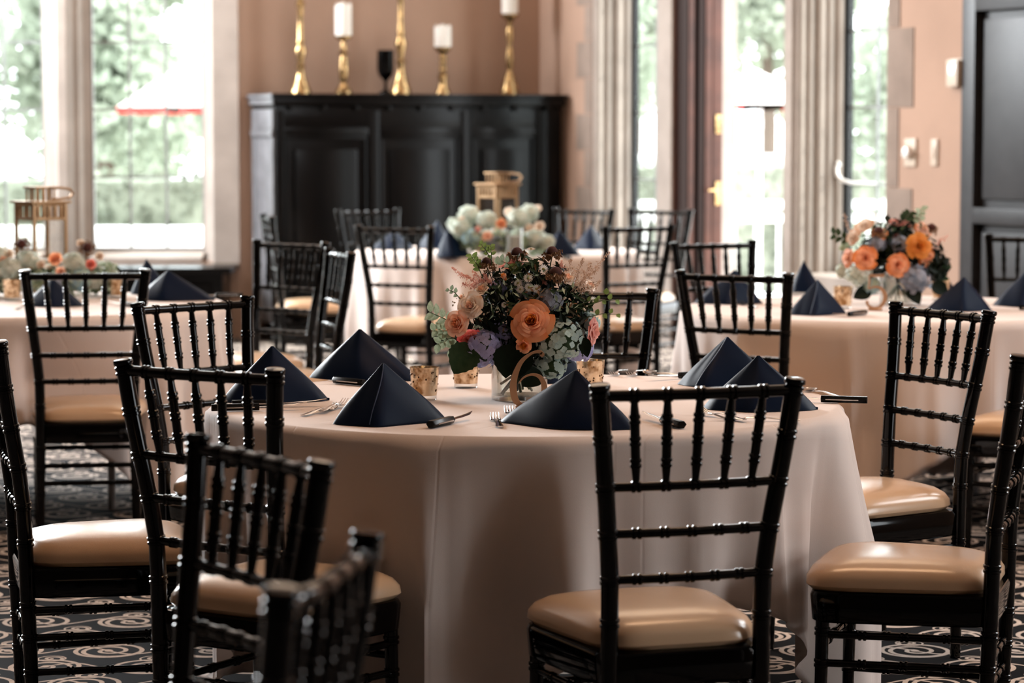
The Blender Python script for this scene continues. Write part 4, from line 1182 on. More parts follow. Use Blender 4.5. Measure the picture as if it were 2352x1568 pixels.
ME['votd'] = mesh_of('dimples', bm, M['drop'])
def votive(px, py, label, group):
    p = at_z(px, py, TZ)
    t = thing('votive_holder', label, 'votive', tuple(p), px * 0.7, group)
    share('cup', ME['vot'], t); share('base', ME['votb'], t); share('dimples', ME['votd'], t)['kind'] = 'stuff'
    return t
GV = 'gold mercury glass votives'
votive(975, 918, 'gold speckled glass votive nearest the hemmed napkin, left of the vase', GV)
votive(1070, 890, 'gold speckled glass votive under the big dark leaf, left of the vase', GV)
votive(1356, 900, 'gold speckled glass votive right of the bouquet, before two forks', GV)
votive(1936, 708, 'gold votive left of the number 5 on the right table', GV)
votive(2160, 690, 'gold votive right of the orange rose bouquet', GV)
votive(272, 684, 'gold votive on the lantern table, seen between chair spindles', GV)
votive(28, 690, 'gold votive at the left edge on the lantern table', GV)

def number(px, py, digit, label):
    p = at_z(px, py, TZ)
    t = thing('table_number', label, 'table number', tuple(p), 0, 'gold table numbers')
    bm = bmesh.new()
    def stroke(pts, rr, n=8):
        P = [Vector((x, 0, z)) for x, z in pts]; out = []; ro = []
        for i in range(len(P) - 1):
            p0, p1, p2, p3 = P[max(i - 1, 0)], P[i], P[i + 1], P[min(i + 2, len(P) - 1)]
            for s in range(n):
                u = s / n
                out.append(0.5 * ((2 * p1) + (-p0 + p2) * u + (2 * p0 - 5 * p1 + 4 * p2 - p3) * u * u + (-p0 + 3 * p1 - 3 * p2 + p3) * u**3)); ro.append(rr[i] + (rr[i + 1] - rr[i]) * u)
        out.append(P[-1]); ro.append(rr[-1])
        prev = None       # flat cut-out letter 5 mm thick
        for i, q in enumerate(out):
            tt = (out[min(i + 1, len(out) - 1)] - out[max(i - 1, 0)]).normalized(); nn = Vector((-tt.z, 0, tt.x)) * ro[i]
            ring = [bm.verts.new(q + nn + Vector((0, -.003, 0))), bm.verts.new(q + nn + Vector((0, .003, 0))), bm.verts.new(q - nn + Vector((0, .003, 0))), bm.verts.new(q - nn + Vector((0, -.003, 0)))]
            if prev:
                for k in range(4): bm.faces.new((prev[k], prev[(k + 1) % 4], ring[(k + 1) % 4], ring[k]))
            else: bm.faces.new(ring)
            prev = ring
        bm.faces.new(list(reversed(prev)))
    if digit == '6':
        stroke([(.037, .133), (.030, .137), (.012, .133), (-.012, .113), (-.027, .080), (-.031, .048), (-.024, .020), (-.004, .009), (.020, .014), (.038, .034), (.042, .056), (.033, .076), (.014, .083), (-.006, .076), (-.018, .062)],
               [.0045, .0035, .0028, .0050, .0072, .0085, .0075, .0035, .0040, .0065, .0070, .0050, .0025, .0020, .0012])
        bmesh.ops.create_cone(bm, cap_ends=True, segments=20, radius1=.0058, radius2=.0058, depth=.006, matrix=Matrix.Translation((.037, 0, .1305)) @ Matrix.Rotation(PI / 2, 4, 'X'))
    else:
        stroke([(-.022, .128), (.005, .126), (.032, .128)], [.005, .005, .005])
        stroke([(-.021, .128), (-.022, .105), (-.024, .080)], [.003, .003, .003])
        stroke([(-.024, .078), (-.005, .086), (.018, .082), (.034, .062), (.034, .038), (.020, .016), (-.004, .010), (-.026, .020), (-.030, .036)],
               [.0025, .0035, .0055, .0070, .0072, .0055, .0040, .0050, .0060])
    obj('numeral', bm, M['copper'], t)
    bm = bmesh.new(); lathe(bm, [(.024, 0), (.026, .002), (.026, .010), (.024, .012)], 28, Matrix.Diagonal((1, .7, 1, 1))); o = obj('base', bm, M['copper'], t)
    return t
number(1209, 940, '6', 'gold cut-out number 6 on a small base before the glass vase')
number(2010, 713, '5', 'gold cut-out number 5 below the orange roses on the right table')

cnd = at_z(1181, 594, TZ)
t = thing('candle_glass', 'pale candle in a clear glass cylinder before the far bouquet', 'candle', tuple(cnd))
bm = bmesh.new(); lathe(bm, [(0, 0), (.038, 0), (.042, .004), (.042, .155), (.040, .155), (.040, .006), (0, .006)], 28, cap=False); obj('glass', bm, M['vase_glass'], t)
bm = bmesh.new(); lathe(bm, [(0, .008), (.036, .008), (.036, .115), (0, .118)], 28, cap=False); obj('wax', bm, M['wax'], t)

# ------------------------------------------------------------------ lanterns
def lantern(px, py, rz, label):
    p = at_z(px, py, TZ)
    t = thing('lantern', label, 'lantern', tuple(p), math.radians(rz), 'gold lanterns')
    S = 0.072
    def b(name, x0, x1, y0, y1, z0, z1, m='gold', bev=0.002):
        bm = bmesh.new(); box(bm, x0, x1, y0, y1, z0, z1, None, bev); return obj(name, bm, M[m], t)
    b('base', -S - .008, S + .008, -S - .008, S + .008, 0, 0.018)
    for sx in (-1, 1):
        for sy in (-1, 1): b('corner_post', sx * S - .006, sx * S + .006, sy * S - .006, sy * S + .006, 0.018, 0.355)
    for z0, z1 in ((0.018, 0.035), (0.288, 0.300), (0.345, 0.356)):
        for s in (-1, 1):
            b('cross_bar', -S, S, s * S - .004, s * S + .004, z0, z1); b('cross_bar', s * S - .004, s * S + .004, -S, S, z0, z1)
    for i in range(5):
        x = -S * 0.72 + i * S * 0.36
        for s in (-1, 1):
            b('slat', x - .0055, x + .0055, s * S - .003, s * S + .003, 0.300, 0.346, bev=0.001); b('slat', s * S - .003, s * S + .003, x - .0055, x + .0055, 0.300, 0.346, bev=0.001)
    b('roof', -S - .018, S + .018, -S - .018, S + .018, 0.356, 0.366)
    q = 0.040
    for i in range(4):
        x = -q + i * q * 2 / 3
        for s in (-1, 1):
            b('chimney_slat', x - .004, x + .004, s * q - .003, s * q + .003, 0.366, 0.415, bev=0.001)
            if 0 < i < 3: b('chimney_slat', s * q - .003, s * q + .003, x - .004, x + .004, 0.366, 0.415, bev=0.001)
    b('cap', -q - .012, q + .012, -q - .012, q + .012, 0.415, 0.424)
    for s in (-1, 1):
        b('glass', -S, S, s * S - .001, s * S + .001, 0.035, 0.288, 'lantern_glass', 0); b('glass', s * S - .001, s * S + .001, -S, S, 0.035, 0.288, 'lantern_glass', 0)
    bm = bmesh.new(); hp = [(.0, 0, .385)]
    sweep(bm, [(0.02, -.05, .372), (0.06, -.055, .372), (.105, -.055, .378), (.118, -.055, .395), (.105, -.055, .412), (.06, -.055, .418), (0.02, -.055, .418)], [.0055] * 7, 8)
    obj('handle', bm, M['gold'], t)
    bm = bmesh.new(); lathe(bm, [(0, .02), (.036, .02), (.036, .13), (0, .132)], 24, cap=False); obj('candle', bm, M['wax'], t)
    return t
lantern(96, 668, 40, 'gold metal lantern rising from the low flowers on the left table')
lantern(1143, 580, 40, 'gold metal lantern rising from the pale flowers on the farthest table')

# ------------------------------------------------------------------ flowers
def petal_bm(R, H, spread, lip, r0=0.15, nu=6, nv=6):
    bm = bmesh.new(); g = []
    for j in range(nv + 1):
        v = j / nv; row = []
        for i in range(nu + 1):
            u = 2 * i / nu - 1
            wv = (0.35 + 0.65 * math.sin(min(1.0, v * 1.25) * PI / 2)) * (1 - 0.22 * max(0, v - 0.7) / 0.3)
            a = u * spread * wv
            rr = R * (r0 + (1 - r0) * v ** 0.42) + lip * R * 0.55 * max(0, (v - 0.6) / 0.4) ** 1.6 + 0.07 * R * u - 0.04 * R * u * u
            z = H * v * (1 - 0.30 * u * u * v) + 0.05 * H * v * (1 - abs(u)) ** 2 - lip * H * 0.55 * max(0, (v - 0.7) / 0.3) ** 1.4
            row.append(bm.verts.new((rr * math.sin(a), -rr * math.cos(a), z)))
        g.append(row)
    for j in range(nv):
        for i in range(nu): bm.faces.new((g[j][i], g[j][i + 1], g[j + 1][i + 1], g[j + 1][i]))
    return bm
ROSE = [(3, .08, .60, 1.35, 0.0, .3), (3, .15, .62, 1.25, 0.05, .3), (4, .23, .62, 1.05, 0.10, .28), (5, .32, .60, .90, 0.18, .25), (5, .43, .57, .85, 0.28, .22), (5, .55, .50, .82, .40, .2), (6, .68, .40, .72, .50, .16), (5, .82, .27, .74, .55, .12)]
PET = {}
def petals(matname, layer, heart=None):
    k = (matname, layer)
    if k not in PET:
        n, R, H, sp, lip, r0 = ROSE[layer]
        PET[k] = mesh_of('petal', petal_bm(R, H, sp, lip, r0), M[heart] if heart and layer < 3 else M[matname])
    return PET[k]
def aim(n, roll=0.0):
    q = Vector(n).normalized().to_track_quat('Z', 'Y')
    return q.to_matrix().to_4x4() @ Matrix.Rotation(roll, 4, 'Z')
def rose(parent, loc, n, size, m, heart=None, layers=8, split=True, label=None, bud=False, seed=0):
    rnd = random.Random(seed * 31 + int(loc[0] * 5000) + int(loc[2] * 7000))
    bm = bmesh.new(); lathe(bm, [(0.0, -.12), (.10, -.08), (.16, .02), (.10, .10), (0.0, .12)], 12, cap=False)
    T = Matrix.Translation(loc) @ aim(n, rnd.uniform(0, 6)) @ Matrix.Diagonal((size, size, size * (1.7 if bud else 1.0), 1))
    if split:
        r_ = obj('rose', bm, M['leaf_dark'], parent); r_.matrix_local = T
        if label: r_['label'] = label
    for li in range(layers):
        c, R, H, sp, lip, r0 = ROSE[li]
        for k in range(c):
            a = 2 * PI * k / c + li * 1.13 + rnd.uniform(-.15, .15)
            tilt = rnd.uniform(-.02, .10) * (1 if li > 2 else .3)
            ml = Matrix.Rotation(a, 4, 'Z') @ Matrix.Rotation(tilt, 4, 'X') @ Matrix.Diagonal((rnd.uniform(.93, 1.07), rnd.uniform(.95, 1.05), rnd.uniform(.92, 1.1), 1))
            if split: share('petal', petals(m, li, heart), r_, ml)
            else:
                b2 = petal_bm(R, H, sp, lip, r0, 3, 4); bmesh.ops.transform(b2, matrix=ml, verts=b2.verts)
                tmp = bpy.data.meshes.new('t'); b2.to_mesh(tmp); b2.free(); bm.from_mesh(tmp); bpy.data.meshes.remove(tmp)
    if not split:
        r_ = obj('rose', bm, M[m], parent); r_.matrix_local = T
        if label: r_['label'] = label
    return r_
def floret_bm(s=1.0):
    bm = bmesh.new()
    for k in range(4):
        T = Matrix.Rotation(k * PI / 2, 4, 'Z')
        P = [(0, 0, 0), (-.42, .30, .12), (-.50, .68, .10), (0, .98, .02), (.50, .68, .10), (.42, .30, .12), (0, .55, .04)]
        vs_ = [bm.verts.new(T @ Vector((x * s, y * s, z * s))) for x, y, z in P]
        for a, b in ((0, 1), (1, 2), (2, 3), (3, 4), (4, 5), (5, 0)): bm.faces.new((vs_[a], vs_[b], vs_[6]))
    bmesh.ops.create_icosphere(bm, subdivisions=1, radius=.10 * s, matrix=Matrix.Translation((0, 0, .08 * s)))
    return bm
FLO = {}
def hydrangea(parent, loc, n, r, m, count=70, split=True, label=None, fs=0.0115):
    count = int(count * 1.25)
    rnd = random.Random(int(loc[0] * 9000) + int(loc[2] * 5000) + 11)
    core = bmesh.new(); bmesh.ops.create_icosphere(core, subdivisions=2, radius=r * 0.86)
    bmesh.ops.transform(core, matrix=Matrix.Diagonal((1, 1, .85, 1)), verts=core.verts)
    T = Matrix.Translation(loc)
    if m not in FLO: FLO[m] = mesh_of('floret', floret_bm(1.0), M[m])
    ms = []
    for i in range(count):
        y = 1 - 2 * (i + .5) / count; ra = math.sqrt(1 - y * y); a = i * 2.39996
        d = Vector((ra * math.cos(a), ra * math.sin(a), y)) + Vector((rnd.gauss(0, .07), rnd.gauss(0, .07), rnd.gauss(0, .07))); d.normalize()
        p = d * r * rnd.uniform(.90, 1.08); p.z *= .86
        nn = d + Vector((rnd.gauss(0, .25), rnd.gauss(0, .25), rnd.gauss(0, .25)))
        ms.append(Matrix.Translation(p) @ aim(nn, rnd.uniform(0, 6)) @ Matrix.Scale(fs * rnd.uniform(.8, 1.2), 4))
    if split:
        h_ = obj('hydrangea', core, M['leaf_dark'], parent); h_.matrix_local = T
        for q in ms: share('floret', FLO[m], h_, q)
    else:
        core.free(); bm = bmesh.new()
        for q in ms:
            b2 = floret_bm(); bmesh.ops.transform(b2, matrix=q, verts=b2.verts)
            tmp = bpy.data.meshes.new('t'); b2.to_mesh(tmp); b2.free(); bm.from_mesh(tmp); bpy.data.meshes.remove(tmp)
        bmesh.ops.create_icosphere(bm, subdivisions=2, radius=r * 0.8)
        h_ = obj('hydrangea', bm, M[m], parent); h_.matrix_local = T
    if label: h_['label'] = label
    return h_
def leaf_bm(L, W, curl=0.25, fold=0.2, n=8, teeth=0.0):
    bm = bmesh.new(); rows = []
    for i in range(n + 1):
        t_ = i / n; w = W * math.sin(PI * (t_ ** 0.8)) ** 0.8 if 0 < i < n else 0.0001
        if teeth and 0 < i < n: w *= 1 + teeth * (1 if i % 2 else -1)
        y = L * t_; z = -curl * L * t_ * t_
        rows.append([bm.verts.new((-w, y, z + fold * w)), bm.verts.new((-w * .5, y, z + fold * w * .35)), bm.verts.new((0, y, z)), bm.verts.new((w * .5, y, z + fold * w * .35)), bm.verts.new((w, y, z + fold * w))])
    for a, b in zip(rows, rows[1:]):
        for k in range(4): bm.faces.new((a[k], a[k + 1], b[k + 1], b[k]))
    return bm
def leaf(parent, loc, d, up, L, W, m, curl=.25, label=None, teeth=0.0, n=8, name='leaf'):
    d = Vector(d).normalized(); up = Vector(up); up = (up - d * up.dot(d)).normalized(); x = d.cross(up)
    T = Matrix.Identity(4); T.col[0][:3] = x; T.col[1][:3] = d; T.col[2][:3] = up; T.col[3][:3] = loc
    o = obj(name, leaf_bm(L, W, curl, .2, n, teeth), M[m], parent); o.matrix_local = T
    if label: o['label'] = label
    return o
def greenery(parent, blobs, n, size, m, name='greenery', seed=1):
    rnd = random.Random(seed); bm = bmesh.new()
    for i in range(n):
        cx, cy, cz, r = rnd.choice(blobs)
        d = Vector((rnd.gauss(0, 1), rnd.gauss(0, 1), rnd.gauss(0, 1))).normalized()
        p = Vector((cx, cy, cz)) + d * r * rnd.random() ** .4
        q = aim(d + Vector((rnd.gauss(0, .5), rnd.gauss(0, .5), rnd.gauss(0, .5))), rnd.uniform(0, 6)); s = size * rnd.uniform(.6, 1.4)
        vs_ = [bm.verts.new(p + (q @ Vector(c)) * s) for c in ((0, -.5, 0), (-.2, -.1, .04), (0, .6, -.05), (.2, -.1, .04))]
        for v_ in vs_: v_.co.z = max(v_.co.z, 0.002)
        bm.faces.new((vs_[0], vs_[1], vs_[2])); bm.faces.new((vs_[0], vs_[2], vs_[3]))
    o = obj(name, bm, M[m], parent, smooth=False); o['kind'] = 'stuff'
    return o
def twig(parent, pts, r, m='stem', name='stem'):
    bm = bmesh.new(); sweep(bm, pts, [r] * len(pts), 6); return obj(name, bm, M[m], parent)
def scabiosa(parent, loc, n, s, base):
    T = Matrix.Translation(loc) @ aim(n) @ Matrix.Scale(s, 4)
    bm = bmesh.new(); lathe(bm, [(0, .50), (.18, .47), (.34, .34), (.42, .14), (.40, .02), (0, 0)], 16, cap=False)
    o = obj('scabiosa', bm, M['scab_top'], parent); o.matrix_local = T
    rnd = random.Random(int(loc[0] * 9999)); bm = bmesh.new()
    for i in range(90):
        a = rnd.uniform(0, 2 * PI); z = rnd.uniform(-.40, .12); r = .40 + .34 * rnd.random()
        p = Vector((r * math.cos(a), r * math.sin(a), z)); q = aim(p + Vector((0, 0, rnd.uniform(-.3, .4))), rnd.uniform(0, 6))
        sc_ = rnd.uniform(.14, .27)
        vs_ = [bm.verts.new(p + (q @ Vector(c)) * sc_) for c in ((-.6, 0, 0), (0, -.5, .35), (.6, 0, 0), (0, .6, .3), (0, 0, -.2))]
        for a_, b_ in ((0, 1), (1, 2), (2, 3), (3, 0)): bm.faces.new((vs_[a_], vs_[b_], vs_[4]))
    sk = obj('floret_skirt', bm, M['scab_skirt'], o, smooth=False)
    twig(parent, [Vector(loc) - Vector(n).normalized() * s * .1, Vector(loc).lerp(Vector(base), .5) + Vector((.004, 0, 0)), base], .0016)
    return o
def daisy(parent, loc, n, s, petals_=16):
    T = Matrix.Translation(loc) @ aim(n) @ Matrix.Scale(s, 4); bm = bmesh.new()
    for k in range(petals_):
        R3 = Matrix.Rotation(2 * PI * k / petals_, 4, 'Z')
        vs_ = [bm.verts.new(R3 @ Vector(c)) for c in ((-.05, .2, .02), (-.12, .7, .10), (0, 1.0, .06), (.12, .7, .10), (.05, .2, .02))]
        bm.faces.new(vs_)
    o = obj('daisy', bm, M['daisy'], parent, smooth=False); o.matrix_local = T
    bm = bmesh.new(); lathe(bm, [(.28, 0), (.26, .10), (.12, .17), (0, .19)], 12, cap=False); obj('daisy_eye', bm, M['daisy_eye'], o)
    return o
def astilbe(parent, base, tip, m, spread=.028, n=16, seed=1):
    rnd = random.Random(seed); base, tip = Vector(base), Vector(tip); ax = (tip - base); bm = bmesh.new()
    sweep(bm, [base, base.lerp(tip, .5) + Vector((0, 0, .003)), tip], [.0008, .0006, .0003], 4)
    for i in range(n + 6):
        t_ = .12 + .86 * i / (n + 6); p = base.lerp(tip, t_); L = spread * (1.05 - t_) * 1.15
        d = (ax.normalized() * .7 + Vector((rnd.gauss(0, 1), rnd.gauss(0, 1), rnd.gauss(0, 1))).normalized()).normalized(); e = p + d * L
        sweep(bm, [p, e], [.0004, .0002], 3)
        for j in range(9):
            q = p.lerp(e, (j + 1) / 9) + Vector((rnd.gauss(0, 1), rnd.gauss(0, 1), rnd.gauss(0, 1))) * .0018
            r = rnd.uniform(.0010, .0019); R3 = aim((rnd.gauss(0, 1), rnd.gauss(0, 1), rnd.gauss(0, 1)))
            vs_ = [bm.verts.new(q + (R3 @ Vector(c)) * r) for c in ((1, 0, 0), (-.5, .9, 0), (-.5, -.9, 0), (0, 0, 1.3))]
            for f_ in ((0, 1, 2), (0, 1, 3), (1, 2, 3), (2, 0, 3)): bm.faces.new([vs_[k] for k in f_])
    o = obj('astilbe', bm, M[m], parent, smooth=False); o['kind'] = 'stuff'
    return o
def sprig(parent, base, tip, m, nl=7, L=.02, W=.007, seed=1, name='leaf_sprig'):
    rnd = random.Random(seed); base, tip = Vector(base), Vector(tip)
    bm = bmesh.new(); sweep(bm, [base, base.lerp(tip, .5) + Vector((0, 0, .006)), tip], [.0014, .0011, .0007], 6)
    st_ = obj(name, bm, M['stem'], parent)
    ax = (tip - base).normalized()
    for i in range(nl):
        t_ = .25 + .75 * (i + .5) / nl; p = base.lerp(tip, t_) + Vector((0, 0, .006 * 4 * t_ * (1 - t_)))
        s = 1 if i % 2 else -1
        sd = ax.cross(Vector((0, -1, .2))).normalized() * s
        d = ax * .6 + sd + Vector((0, rnd.uniform(-.5, .1), rnd.uniform(-.1, .3)))
        leaf(st_, p, d, (rnd.uniform(-.3, .3), -1, .6), L * rnd.uniform(.8, 1.2), W, m, .2, n=6)
    return st_

# ---- the near bouquet
D0 = 6.575
vc = at_z(1193, 917, TZ)
bq = thing('flower_arrangement', 'large mixed rose and hydrangea bouquet in a clear glass cylinder vase, table 6', 'flowers', (vc.x, vc.y, TZ), 0, 'flower arrangements')
O = Vector((vc.x, vc.y, TZ))
bm = bmesh.new(); lathe(bm, [(0, .001), (.067, .001), (.0685, .004), (.0685, .118), (.0665, .118), (.0665, .012), (0, .010)], 48, cap=False); o_ = obj('vase', bm, M['vase_glass'], bq); o_['label'] = 'clear cylinder glass vase'
bm = bmesh.new(); lathe(bm, [(0, .0125), (.065, .0125), (.065, .088), (0, .088)], 48, cap=False); obj('water', bm, clear_glass_mat('water', (.93, .94, .92), .12), bq)
def L6(px, py, dy=0.0):
    """local position in the bouquet of a pixel, dy metres nearer (negative) or farther than its axis"""
    return at_d(px, py, vc.y + dy) - O
CEN = Vector((0, 0, .16))
rnd = random.Random(12)
for k in range(17):
    a = 2 * PI * k / 17 + rnd.uniform(-.2, .2); r0, r1 = rnd.uniform(.01, .045), rnd.uniform(.02, .058)
    twig(bq, [(r1 * math.cos(a + 2.4), r1 * math.sin(a + 2.4), rnd.uniform(.015, .045)), (0.010 * math.cos(a), .010 * math.sin(a), .075), (r0 * 1.3 * math.cos(a), r0 * 1.3 * math.sin(a), .16)], rnd.uniform(.0022, .0042), 'stem' if k % 3 else 'leaf_black')
for k in range(6):
    a = k * 1.1; leaf(bq, (.03 * math.cos(a), .03 * math.sin(a), .10), (math.cos(a), math.sin(a) - .3, -1.1), (math.cos(a), math.sin(a), .5), .055, .009, 'leaf_black')
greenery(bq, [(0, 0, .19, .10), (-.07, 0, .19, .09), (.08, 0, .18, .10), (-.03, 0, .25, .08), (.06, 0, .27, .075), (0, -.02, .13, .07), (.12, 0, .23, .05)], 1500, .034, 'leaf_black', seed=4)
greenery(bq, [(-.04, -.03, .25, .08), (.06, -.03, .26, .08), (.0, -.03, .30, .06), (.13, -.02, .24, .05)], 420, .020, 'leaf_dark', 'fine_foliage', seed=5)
def fdir(p, cam_w=.8):
    d = (p - CEN).normalized(); return (d + Vector((0, -1, .1)) * cam_w)
for (px, py, dy, r_px, m, heart, ly, cw, lab) in (
    (1222, 738, -.125, 50, 'rose_orange', 'rose_heart', 8, 1.4, 'large apricot rose facing the viewer'),
    (1054, 744, -.085, 38, 'rose_peach', 'rose_orange', 7, .8, 'peach rose above a hot pink one'),
    (1076, 772, -.070, 28, 'rose_coral', None, 8, .2, 'hot pink rose half under the peach one'),
    (1084, 704, -.085, 34, 'rose_cream', 'rose_peach', 8, .9, 'cream rose at the upper left'),
    (1110, 668, -.055, 29, 'rose_cream', None, 6, .4, 'cream rose behind the brown scabiosa'),
    (1066, 686, -.02, 22, 'rose_cream', None, 5, .3, None),
    (1177, 612, -.01, 32, 'rose_pink', None, 8, .1, 'pale pink rose at the back top'),
    (1298, 642, -.045, 30, 'rose_cream', 'rose_peach', 6, .5, 'cream rose right of the centre scabiosa'),
    (1350, 660, -.02, 26, 'rose_cream', None, 6, .3, 'cream rose under the astilbe plume'),
    (1356, 762, -.05, 36, 'rose_pink', None, 8, .1, 'coral rose turned away at the right'),
    (1245, 655, -.03, 22, 'rose_pink', None, 5, .5, None),
    (1205, 790, -.10, 30, 'rose_orange', None, 6, .9, 'lower apricot rose beneath the large one')):
    p = L6(px, py, dy)
    n = fdir(p, cw)
    if px == 1356: n = Vector((1.0, -.35, -.1))
    if px == 1076: n = Vector((.2, -.7, -.6))
    if px == 1222: n = Vector((-.12, -1, .28))
    if px == 1205: n = Vector((-.3, -1, -.35))
    rose(bq, tuple(p), n, r_px / 950 / 1.05, m, heart, ly, True, lab)
rose(bq, tuple(L6(1162, 645, -.05)), (-.45, -.1, 1), .020, 'rose_orange', None, 4, True, 'furled orange bud', bud=True)
for (px, py, dy, r_px, m, cnt, lab) in (
    (1108, 800, -.06, 46, 'hyd_blue', 70, 'lavender blue hydrangea, lower left'), (1150, 770, -.03, 30, 'hyd_blue', 36, None),
    (1285, 778, -.06, 56, 'hyd_green', 95, 'sea green hydrangea, lower right'), (1328, 800, -.03, 34, 'hyd_blue', 40, None), (1265, 838, -.05, 36, 'hyd_green', 44, None),
    (1262, 690, -.06, 28, 'hyd_slate', 36, 'slate blue hydrangea behind the apricot rose'), (1140, 665, -.02, 22, 'hyd_blue', 22, None), (1205, 672, -.03, 30, 'hyd_slate', 34, None), (1345, 740, .0, 30, 'hyd_green', 30, None)):
    p = L6(px, py, dy); hydrangea(bq, tuple(p), fdir(p), r_px / 950, m, cnt, True, lab)
for (px, py, dy, s) in ((1117, 606, -.03, .034), (1187, 584, -.01, .036), (1268, 582, -.02, .036), (1276, 630, -.06, .038)):
    scabiosa(bq, tuple(L6(px, py, dy)), (rnd.uniform(-.25, .25), -.15, 1), s, tuple(L6((px + 1200) / 2, 730, 0)))
for (px, py, dy, s, n) in ((1213, 639, -.08, .013, (0, -1, .5)), (1190, 650, -.08, .012, (-.4, -.8, .6)), (1220, 572, 0, .012, (0, -.3, 1)), (1248, 618, -.05, .014, (.3, -.9, .5)), (1215, 660, -.09, .012, (.1, -1, .2)), (1232, 663, -.08, .012, (.3, -1, .1)), (1195, 664, -.09, .011, (-.2, -1, 0)), (1362, 690, -.03, .011, (.5, -1, .2)), (1208, 588, 0, .010, (-.5, -.3, 1)), (1158, 700, -.09, .008, (-.1, -1, .2))):
    daisy(bq, tuple(L6(px, py, dy)), n, s)
bm = bmesh.new()
for (px, py, dy) in [(rnd.choice(((1155, 705), (1095, 690), (1310, 690), (1355, 700), (1050, 700), (1140, 720)))) + (0,) for _ in range(46)]:
    p = L6(px + rnd.gauss(0, 12), py + rnd.gauss(0, 12), -.07 + rnd.gauss(0, .02)); bmesh.ops.create_icosphere(bm, subdivisions=1, radius=rnd.uniform(.0015, .0032), matrix=Matrix.Translation(p))
greenery(bq, [(-.08, -.05, .24, .05), (-.10, -.03, .18, .05), (.10, -.05, .24, .06), (.0, -.06, .27, .06)], 170, .017, 'leaf_sage', 'pale_foliage', seed=8)
greenery(bq, [(-.03, -.07, .22, .05), (.03, -.07, .28, .05), (.12, -.05, .22, .05), (-.1, -.04, .22, .04)], 150, .013, 'scab_skirt', 'brown_filler', seed=18)
o_ = obj('small_buds', bm, M['bud'], bq); o_['kind'] = 'stuff'
for i, (b, e, m) in enumerate((((1125, 672), (1035, 612), 'astilbe'), ((1130, 665), (1055, 625), 'astilbe'), ((1135, 670), (1085, 622), 'astilbe'), ((1120, 675), (1060, 650), 'astilbe'), ((1140, 668), (1112, 628), 'astilbe'),
                               ((1318, 672), (1403, 575), 'astilbe_pale'), ((1310, 670), (1378, 612), 'astilbe_pale'), ((1315, 670), (1340, 590), 'astilbe_pale'), ((1300, 660), (1312, 592), 'astilbe_pale'), ((1325, 680), (1382, 645), 'astilbe_pale'), ((1280, 650), (1290, 600), 'astilbe'), ((1330, 665), (1357, 600), 'astilbe_pale'))):
    astilbe(bq, L6(*b, -.04), L6(*e, -.05 + .01 * (i % 3)), m, .028, 15, i)
for i, (b, e, m, nl, L_, W_) in enumerate((((1060, 760), (985, 716), 'leaf_sage', 8, .026, .008), ((1060, 770), (995, 760), 'leaf_sage', 8, .024, .008), ((1055, 775), (1005, 792), 'leaf_sage', 7, .024, .009), ((1065, 785), (1032, 806), 'leaf_sage', 5, .022, .008), ((1060, 690), (1030, 665), 'leaf_sage', 5, .012, .005),
                                          ((1110, 640), (1083, 588), 'leaf_lime', 9, .015, .006), ((1130, 600), (1102, 560), 'leaf_lime', 6, .012, .005), ((1130, 610), (1127, 565), 'leaf_lime', 6, .014, .005), ((1190, 640), (1182, 612), 'leaf_lime', 9, .017, .007), ((1330, 700), (1390, 690), 'leaf_lime', 4, .012, .005),
                                          ((1340, 705), (1422, 688), 'leaf_lime', 4, .014, .006), ((1340, 730), (1425, 722), 'leaf_lime', 4, .015, .006), ((1180, 620), (1150, 600), 'leaf_sage', 4, .016, .006), ((1300, 720), (1360, 705), 'leaf_dark', 7, .016, .006), ((1235, 640), (1225, 600), 'leaf_dark', 7, .015, .005))):
    sprig(bq, L6(*b, -.05), L6(*e, -.04), m, nl, L_, W_, i)
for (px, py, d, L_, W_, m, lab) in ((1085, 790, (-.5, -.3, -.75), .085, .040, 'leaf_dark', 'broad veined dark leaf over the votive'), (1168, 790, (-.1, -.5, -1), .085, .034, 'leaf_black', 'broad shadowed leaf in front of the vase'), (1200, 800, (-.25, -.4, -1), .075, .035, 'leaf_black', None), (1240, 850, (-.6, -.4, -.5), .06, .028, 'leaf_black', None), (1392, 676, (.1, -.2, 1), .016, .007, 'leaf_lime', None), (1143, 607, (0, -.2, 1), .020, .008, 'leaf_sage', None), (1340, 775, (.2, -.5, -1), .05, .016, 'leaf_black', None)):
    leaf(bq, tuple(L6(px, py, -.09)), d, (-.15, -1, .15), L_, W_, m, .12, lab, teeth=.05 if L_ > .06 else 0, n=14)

# ---- the orange rose bouquet on the right table
vr = at_z(2062, 700, TZ)
b2_ = thing('flower_arrangement', 'orange rose bouquet in a clear glass vase on the right table', 'flowers', (vr.x, vr.y, TZ), 0, 'flower arrangements')
O2 = Vector((vr.x, vr.y, TZ))
def LR(px, py, dy=0.0): return at_d(px, py, vr.y + dy) - O2
share('vase', bpy.data.objects['vase'].data, b2_); share('water', bpy.data.objects['water'].data, b2_)
for k in range(8):
    a = k * .8; twig(b2_, [(.05 * math.cos(a + 2), .05 * math.sin(a + 2), .02), (0, 0, .08), (.03 * math.cos(a), .03 * math.sin(a), .16)], .003)
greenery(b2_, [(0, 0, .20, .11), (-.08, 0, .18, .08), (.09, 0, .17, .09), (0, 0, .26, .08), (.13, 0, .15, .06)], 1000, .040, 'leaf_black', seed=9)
greenery(b2_, [(-.06, -.03, .24, .08), (.06, 0, .25, .09), (-.10, 0, .20, .07)], 260, .030, 'leaf_dark', 'fine_foliage', seed=19)
